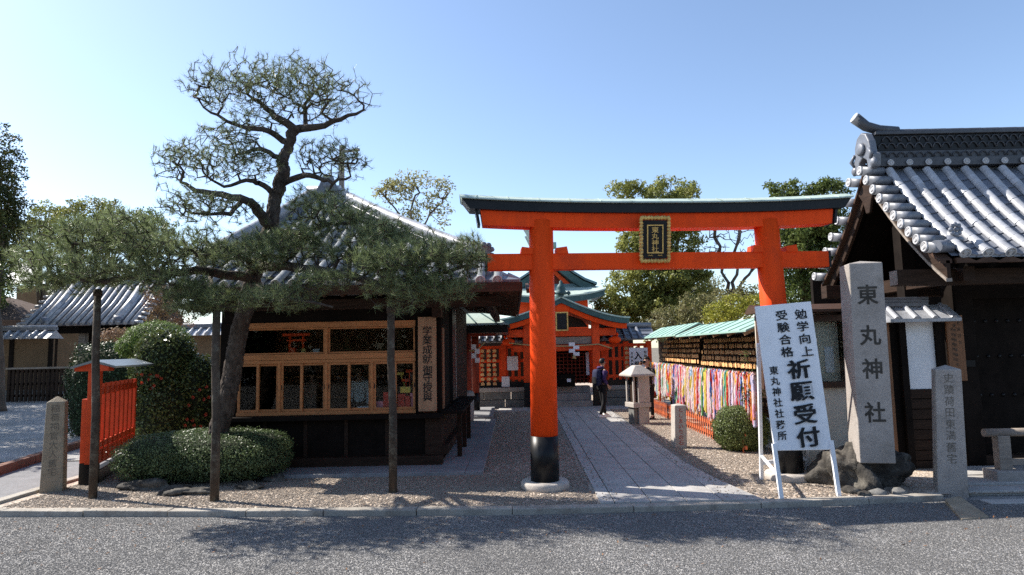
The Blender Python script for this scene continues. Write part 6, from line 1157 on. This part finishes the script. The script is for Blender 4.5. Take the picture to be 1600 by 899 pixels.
def bark_tube(pts, rads, name, m=56, seg=.022, amp=.13):
    """trunk with cracked bark plates"""
    pts = [Vector(p) for p in pts]; C = []; Rr = []
    for a, b, ra, rb in zip(pts, pts[1:], rads, rads[1:]):
        n = max(1, int((b-a).length/seg)); C += [a.lerp(b, k/n) for k in range(n)]; Rr += [ra+(rb-ra)*k/n for k in range(n)]
    C.append(pts[-1]); Rr.append(rads[-1]); C = np.array([tuple(c) for c in C]); n = len(C); D = unit(np.gradient(C, axis=0)); L = np.concatenate([[0], np.cumsum(np.linalg.norm(np.diff(C, axis=0), axis=1))])
    u = unit(np.cross(D, np.array([.1, 1, .05]))); v = np.cross(D, u); rg = np.random.default_rng(4); th = np.arange(m)*2*math.pi/m; Lm = L[-1]; ns = int(Lm*2*math.pi*.16/(.055*.09)); S_a = rg.uniform(0, 2*math.pi, ns); S_l = rg.uniform(0, Lm, ns); S_h = rg.uniform(-.3, 1, ns); V = []
    for i in range(n):
        sel = np.abs(S_l-L[i]) < .25; da = (th[:, None]-S_a[sel][None]+math.pi) % (2*math.pi)-math.pi; d2 = (da*Rr[i]/.045)**2 + ((S_l[sel]-L[i])/.085)[None]**2; o = np.sort(d2, 1); crack = np.clip((np.sqrt(o[:, 1])-np.sqrt(o[:, 0]))*2.6, 0, 1); hgt = S_h[sel][d2.argmin(1)]; r = Rr[i]*(1+.04*np.sin(3*th+L[i]*2)) + amp*.13*(crack-.85) + .005*hgt*crack
        V.append(C[i] + (u[i][None]*np.cos(th)[:, None]+v[i][None]*np.sin(th)[:, None])*r[:, None])
    V = np.concatenate(V); b = (np.arange(n-1)*m)[:, None]; k = np.arange(m); Fq = np.stack([b+k, b+(k+1) % m, b+m+(k+1) % m, b+m+k], 2).reshape(-1, 4); return np_mesh(name, V, Fq, BARK, pine, smooth=True)
bark_tube([PN[i] for i in range(nT)], [max(rad[i], .08) for i in range(nT)], 'trunk')
MB().tube([(PN[0].x-.20, 9.98, -.05), (PN[0].x-.06, 10.06, .16), tuple(PN[1])], [.27, .215, .15], 14).build('root_flare', BARK, pine)
parL = list(par); keep = [i for i in range(nT, nN)]; parL[:nT] = [-1]*nT
big = [i if (i >= nT and base[i] > 0) else None for i in range(nN)]
p1 = [parL[i] if base[i] > 0 and i >= nT else -1 for i in range(nN)]; p2 = [parL[i] if base[i] == 0 else -1 for i in range(nN)]
V, Fq = edges_mesh(pos, p1, rad, 9); np_mesh('limbs', V, Fq, BARK, pine, smooth=True)
V, Fq = edges_mesh(pos, p2, rad, 4); np_mesh('twigs', V, Fq, TWIG, pine, kind='stuff')
def tufts(tips, n, ln, w, sp, up):
    t = np.array(tips); D = unit(pos[t]-pos[par[t]]+1e-5)*.6 + np.array([0, 0, up]); return needles(pos[t], unit(D), n, ln, w, sp)
V1, F1 = tufts(TIPS_U, 8, .095, .0019, .8, .5)
ext = [i for i in range(nN) if base[i] == 0 and i % 2 == 0 and pos[i][2] < 3.95]; tipsD = TIPS_D + ext
V2, F2 = tufts(tipsD, 15, .115, .0024, 1.0, .45); tu = [par[i] for i in TIPS_U if base[par[i]] == 0 and i % 2 == 0]; V3, F3 = tufts(tu, 6, .08, .0019, .9, .4)
np_mesh('needles', np.concatenate([V1, V2, V3]), np.concatenate([F1, F2+len(V1), F3+len(V1)+len(V2)]), NEED, pine, kind='stuff')
# support poles
for bpx, tpx, Yp_, r, lab in (((145, 779), (153, 452), 8.97, .052, 'thin bark pole propping the left pine branch near the red fence'), ((335, 783), (339, 470), 8.64, .055, 'dark bark pole standing before the azalea bush under the pine'), ((614, 770), (611, 478), 8.93, .055, 'bark pole before the shop windows propping the right pine branch')):
    b = G(*bpx); t = P(*tpx, b.y); sp_ = thing('support_pole', lab, 'pole', b, 'poles propping up the pine'); MB().tube([b-Vector((0, 0, .1)), b.lerp(t, .4)+Vector((.012, 0, 0)), b.lerp(t, .7)+Vector((-.01, 0, 0)), t], [r*1.05, r, r*.95, r*.9], 10).build('shaft', POLEW, sp_); MB().tube([t+Vector((0, 0, -.10)), t+Vector((0, 0, -.02))], r*1.15, 10).build('rope_binding', ROPE if False else TWIG, sp_)

# ------------------------------------------------------------------ woods outside the view: one shades the yard, one added to cut sky light
def wood(name, blobs, m, size, n_per, label):
    Vs = []; Fs = []; off = 0
    for x, y, z, r, rz_ in blobs:
        n = int(n_per*r*rz_); d = rdir(n); C = np.array([x, y, z]) + d*RNG.uniform(.3, 1, (n, 1))**.5*np.array([r, r, rz_]); V, Fq = clump_leaves(C, .35, 12, size); Vs.append(V); Fs.append(Fq+off); off += len(V)
    o = np_mesh(name, np.concatenate(Vs), np.concatenate(Fs), m, kind='stuff'); o['label'] = label; return o
wood('wood', [(-16.5, 16.2, 4.8, 2.3, 2.1), (-19, 19.6, 5, 2.5, 2.2), (-22.2, 23.2, 5.2, 2.6, 2.4), (-26, 28, 5.5, 3, 2.6), (-15.2, 13.8, 4.2, 1.9, 1.7), (-30, 33, 6.5, 3.5, 3)], LEAF_MID, .2, 150, 'leafy wood left of the yard')
rw = random.Random(9)
wood('wood', [(-44+k*6.0+rw.uniform(-1.5, 1.5), -21+rw.uniform(-3, 3), 3.0+rw.uniform(-1, 1.2), 4.2, 3.2) for k in range(16)], LEAF_DK, .5, 24, 'added leaf mass behind the viewer, unseen, blocking sky light')  # tree line added out of view to dim sky light on shaded fronts
# ------------------------------------------------------------------ people
def skin(name, J, E_, m, parent, root, sub=2):
    """continuous surface grown along a jointed skeleton: J {name: (pos, radius or (rx, ry))}, E_ pairs"""
    ks = list(J); me = bpy.data.meshes.new(name); off = Vector(root_of(parent).location); me.from_pydata([Vector(J[k][0])-off for k in ks], [(ks.index(a), ks.index(b)) for a, b in E_], [])
    o = bpy.data.objects.new(name, me); COL.objects.link(o); o.parent = parent; md = o.modifiers.new('skin', 'SKIN'); md.use_smooth_shade = True; md.branch_smoothing = .6
    me.skin_vertices or me.attributes
    for i, k in enumerate(ks): r = J[k][1]; sv = me.skin_vertices[0].data[i]; sv.radius = r if isinstance(r, tuple) else (r, r); sv.use_root = (k == root)
    ss = o.modifiers.new('sub', 'SUBSURF'); ss.levels = sub; ss.render_levels = sub; dg = bpy.context.evaluated_depsgraph_get(); me2 = bpy.data.meshes.new_from_object(o.evaluated_get(dg)); o.modifiers.clear(); o.data = me2; me2.materials.clear(); me2.materials.append(m); me2.polygons.foreach_set('use_smooth', [True]*len(me2.polygons)); return o
def person(label, base, yaw, h, top, trousers, pose, bag=None, scale=1.0):
    t = thing('person', label, 'person', base); s = h/1.6; Rm = Matrix.Rotation(yaw, 3, 'Z')          # local: +Y is the way the person faces
    def w(x, y, z): return Vector(base) + Rm @ Vector((x*s, y*s, z*s))
    K = {'pelvis': (0, 0, .86), 'waist': (0, .0, .98), 'chest': (0, .0, 1.18), 'neck0': (0, -.01, 1.33), 'neck': (0, .01, 1.39), 'head0': (0, .03, 1.44), 'head1': (0, .035, 1.52), 'head2': (0, .02, 1.58)}
    K.update(pose); RR = {'pelvis': (.105, .085), 'waist': (.095, .075), 'chest': (.115, .08), 'neck0': .06, 'neck': .042, 'head0': .058, 'head1': .078, 'head2': .05}
    for sd in 'lr':
        q = -1 if sd == 'l' else 1; K.setdefault('sh'+sd, (q*.155, 0, 1.29)); RR['sh'+sd] = .05; RR['el'+sd] = .036; RR['wr'+sd] = .024; RR['hip'+sd] = .075; RR['kn'+sd] = .05; RR['an'+sd] = .034; RR['toe'+sd] = .03; RR['palm'+sd] = (.036, .018); K.setdefault('hip'+sd, (q*.085, 0, .82))
    J = {k: (w(*K[k]), tuple(c*s for c in RR[k]) if isinstance(RR[k], tuple) else RR[k]*s) for k in RR}
    E_ = [('pelvis', 'waist'), ('waist', 'chest'), ('chest', 'neck0'), ('neck0', 'neck'), ('neck', 'head0'), ('head0', 'head1'), ('head1', 'head2')]
    for sd in 'lr': E_ += [('neck0', 'sh'+sd), ('sh'+sd, 'el'+sd), ('el'+sd, 'wr'+sd), ('wr'+sd, 'palm'+sd), ('pelvis', 'hip'+sd), ('hip'+sd, 'kn'+sd), ('kn'+sd, 'an'+sd), ('an'+sd, 'toe'+sd)]
    for sd in 'lr':                                                        # five fingers rooted in each palm
        pa, wr = Vector(K['palm'+sd]), Vector(K['wr'+sd]); d = (pa-wr).normalized(); x_ = d.orthogonal().normalized(); q = 1 if sd == 'l' else -1
        for f_, (o_, l_) in enumerate(((-.026, .055), (-.010, .068), (.008, .072), (.025, .064))):
            J[f'f{sd}{f_}a'] = (w(*(pa+x_*o_+d*.012)), .0085*s); J[f'f{sd}{f_}b'] = (w(*(pa+x_*o_*1.15+d*(.012+l_*.55)+Vector((0, .008, 0)))), .008*s); J[f'f{sd}{f_}c'] = (w(*(pa+x_*o_*1.1+d*(.012+l_)+Vector((0, .022, 0)))), .0065*s); E_ += [('palm'+sd, f'f{sd}{f_}a'), (f'f{sd}{f_}a', f'f{sd}{f_}b'), (f'f{sd}{f_}b', f'f{sd}{f_}c')]
        J[f't{sd}a'] = (w(*(pa-x_*.04-d*.01)), .010*s); J[f't{sd}b'] = (w(*(pa-x_*.052+d*.03+Vector((0, .015, 0)))), .008*s); E_ += [('palm'+sd, f't{sd}a'), (f't{sd}a', f't{sd}b')]
    b = skin('body', J, E_, SKIN, t, 'pelvis', 2)
    def grown(keys, f, extra=None): return {k: (J[k][0], tuple(c*f[0]+f[1]*s for c in J[k][1]) if isinstance(J[k][1], tuple) else J[k][1]*f[0]+f[1]*s) for k in keys}
    TK = ['pelvis', 'waist', 'chest', 'neck0', 'shl', 'shr', 'ell', 'elr', 'wrl', 'wrr']; JT = grown(TK, (1.08, .022)); skin('jacket', JT, [('pelvis', 'waist'), ('waist', 'chest'), ('chest', 'neck0')] + [e for sd in 'lr' for e in (('neck0', 'sh'+sd), ('sh'+sd, 'el'+sd), ('el'+sd, 'wr'+sd))], top, t, 'pelvis')
    LK = ['pelvis', 'hipl', 'hipr', 'knl', 'knr', 'anl', 'anr']; skin('trousers', grown(LK, (1.05, .014)), [e for sd in 'lr' for e in (('pelvis', 'hip'+sd), ('hip'+sd, 'kn'+sd), ('kn'+sd, 'an'+sd))], trousers, t, 'pelvis')
    for sd in 'lr':
        a, c = Vector(K['an'+sd]), Vector(K['toe'+sd]); d = (c-a); d.z = 0; d = d.normalized() if d.length > 1e-4 else Vector((0, 1, 0)); z0 = min(a.z-.07, c.z-.03); mb = MB(); pr = [(-.07, .0, .036), (-.05, .085, .04), (.02, .08, .04), (.10, .05, .042), (.17, .03, .032)]; vs = []; rt = Vector((d.y, -d.x, 0))
        for u, hh, ww in pr:
            for sg_, zz_ in ((-1, 0), (1, 0), (.7, 1), (-.7, 1)): vs.append(w(*(a+d*u+rt*ww*sg_+Vector((0, 0, -a.z+max(0, a.z-.085)+zz_*max(.02, hh))))))
        n_ = len(pr); mb.add(vs, [(i*4+j, i*4+(j+1) % 4, i*4+4+(j+1) % 4, i*4+4+j) for i in range(n_-1) for j in range(4)] + [(3, 2, 1, 0), (n_*4-4, n_*4-3, n_*4-2, n_*4-1)], True); mb.build('shoe', GREYCLOTH if bag else BLKCLOTH, t)
    hc = Vector(K['head1']); hm = MB(); vs = []; n1, m1 = 9, 16                                   # hair cap, open at the face
    for i in range(n1+1):
        for j in range(m1):
            th = .02+1.75*i/n1; a = 2*math.pi*j/m1; face = math.cos(a-math.pi/2); lim = th if face < .25 else min(th, 1.05); r = .098+.008*math.sin(5*a)*math.sin(3*th); vs.append(w(*(hc+Vector((r*.92*math.sin(lim)*math.cos(a), r*1.08*math.sin(lim)*math.sin(a)-.008, r*1.05*math.cos(lim)+.012 - (.02 if face < -.3 and i > 6 else 0))))))
    hm.add(vs, [(i*m1+j, (i+1)*m1+j, (i+1)*m1+(j+1) % m1, i*m1+(j+1) % m1) for i in range(n1) for j in range(m1)], True); hm.build('hair', HAIR, t)
    fm = MB(); noise_blob(fm, w(*(hc+Vector((0, .10, -.012)))), .013*s, .016*s, .02*s, 6, 8, .05, 1); [noise_blob(fm, w(*(hc+Vector((q*.088, .0, -.01)))), .012*s, .018*s, .028*s, 5, 7, .05, 2) for q in (-1, 1)]; fm.build('nose_and_ears', SKIN, t)
    ey = MB(); [noise_blob(ey, w(*(hc+Vector((q*.032, .084, .008)))), .012*s, .006*s, .006*s, 5, 7, .05, 3) for q in (-1, 1)]; noise_blob(ey, w(*(hc+Vector((0, .088, -.05)))), .022*s, .006*s, .005*s, 5, 7, .05, 4); ey.build('eyes_and_mouth', HAIR, t)
    if bag:
        bg = MB(); vs = []; c = Vector((0, -.17, 1.10))
        for i in range(9):
            for j in range(14): th = math.pi*i/8; a = 2*math.pi*j/14; d = Vector((math.sin(th)*math.cos(a), math.sin(th)*math.sin(a), math.cos(th))); e_ = .55; f = lambda v: math.copysign(abs(v)**e_, v); vs.append(w(*(c+Vector((f(d.x)*.145, f(d.y)*.095, f(d.z)*.235)))))
        bg.add(vs, [(i*14+j, (i+1)*14+j, (i+1)*14+(j+1) % 14, i*14+(j+1) % 14) for i in range(8) for j in range(14)], True); bp = bg.build('backpack', bag, t)
        for q in (-1, 1): MB().tube([w(q*.10, -.12, 1.30), w(q*.115, 0, 1.365), w(q*.11, .105, 1.24), w(q*.125, .08, 1.08), w(q*.13, -.08, .95)], .018*s, 6).build('strap', BLKCLOTH, t)
        MB().box(-.001, .001, -.001, .001, 0, .001) ; pk = MB(); vs = [w(*(c+Vector((x, -.098-(.02 if abs(x) < .1 else 0), z)))) for z in (-.16, .02) for x in (-.11, -.06, .06, .11)]; pk.add(vs, [(0, 1, 5, 4), (1, 2, 6, 5), (2, 3, 7, 6)]); pk.build('front_pocket', BLKCLOTH, bp)
        MB().lathe([(.075*s, -.02*s), (.10*s, 0), (.10*s, .03*s), (.07*s, .06*s)], w(0, -.05, 1.35), 12).build('hood', PURPLE, t)
    return t
stand = {'ell': (-.20, -.02, 1.04), 'wrl': (-.20, .05, .83), 'palml': (-.20, .06, .76), 'elr': (.20, -.02, 1.04), 'wrr': (.20, .05, .83), 'palmr': (.20, .06, .76), 'knl': (-.09, .02, .45), 'anl': (-.09, -.02, .08), 'toel': (-.10, .12, .03), 'knr': (.09, .02, .45), 'anr': (.09, -.02, .08), 'toer': (.10, .12, .03)}
walk = dict(stand, knl=(-.08, .05, .45), anl=(-.07, .10, .085), toel=(-.07, .24, .03), knr=(.08, .0, .44), anr=(.08, -.14, .085), toer=(.08, .0, .03), elr=(.20, -.08, 1.06), wrr=(.17, .06, .90), palmr=(.16, .10, .84))
b = G(943, 654); person('woman in purple jacket and dark trousers with navy backpack walking on the stone path', (b.x, b.y, .032), -1.15, 1.56, PURPLE, BLKCLOTH, walk, NAVY)
pb_ = P(1011, 650, 17.3); shoot = dict(stand, elr=(.22, .12, 1.12), wrr=(.10, .26, 1.36), palmr=(.07, .28, 1.42), ell=(-.22, .12, 1.12), wrl=(-.10, .26, 1.36), palml=(-.07, .28, 1.42))
pp2 = person('person in black behind the stone lantern raising a camera to the face', (pb_.x+.06, 17.3, .0), 2.5, 1.62, BLKCLOTH, BLKCLOTH, shoot)
q = Vector((pb_.x+.06, 17.3, 0)) + Matrix.Rotation(2.5, 3, 'Z') @ Vector((0, .25, 1.50)); ct = thing('camera', 'small black camera held up by the person behind the lantern', 'camera', q); MB().box(q.x-.07, q.x+.07, q.y-.03, q.y+.03, q.z-.045, q.z+.045).build('camera_body', BLMETAL, ct, bevel=.008); MB().lathe([(.001, -.001), (.035, 0), (.035, .06), (.001, .06)], (q.x, q.y-.09, q.z), 12, axis='Y').build('lens', BLACK, ct)
person('person in pale grey top standing inside the shop seen through the sixth window', (P(562, 640, 12.6).x, 12.6, .09), 2.9, 1.55, GREYCLOTH, BLKCLOTH, stand)  # figure added behind the glass to stand in for a reflection
person('person in dark clothes standing inside the shop seen through the third window', (P(487, 640, 12.9).x, 12.9, .09), .4, 1.5, BROWNB, BLKCLOTH, dict(stand, elr=(.22, .10, 1.1), wrr=(.12, .22, 1.25), palmr=(.10, .24, 1.31)))  # second added figure, built in place of a mirrored passer-by
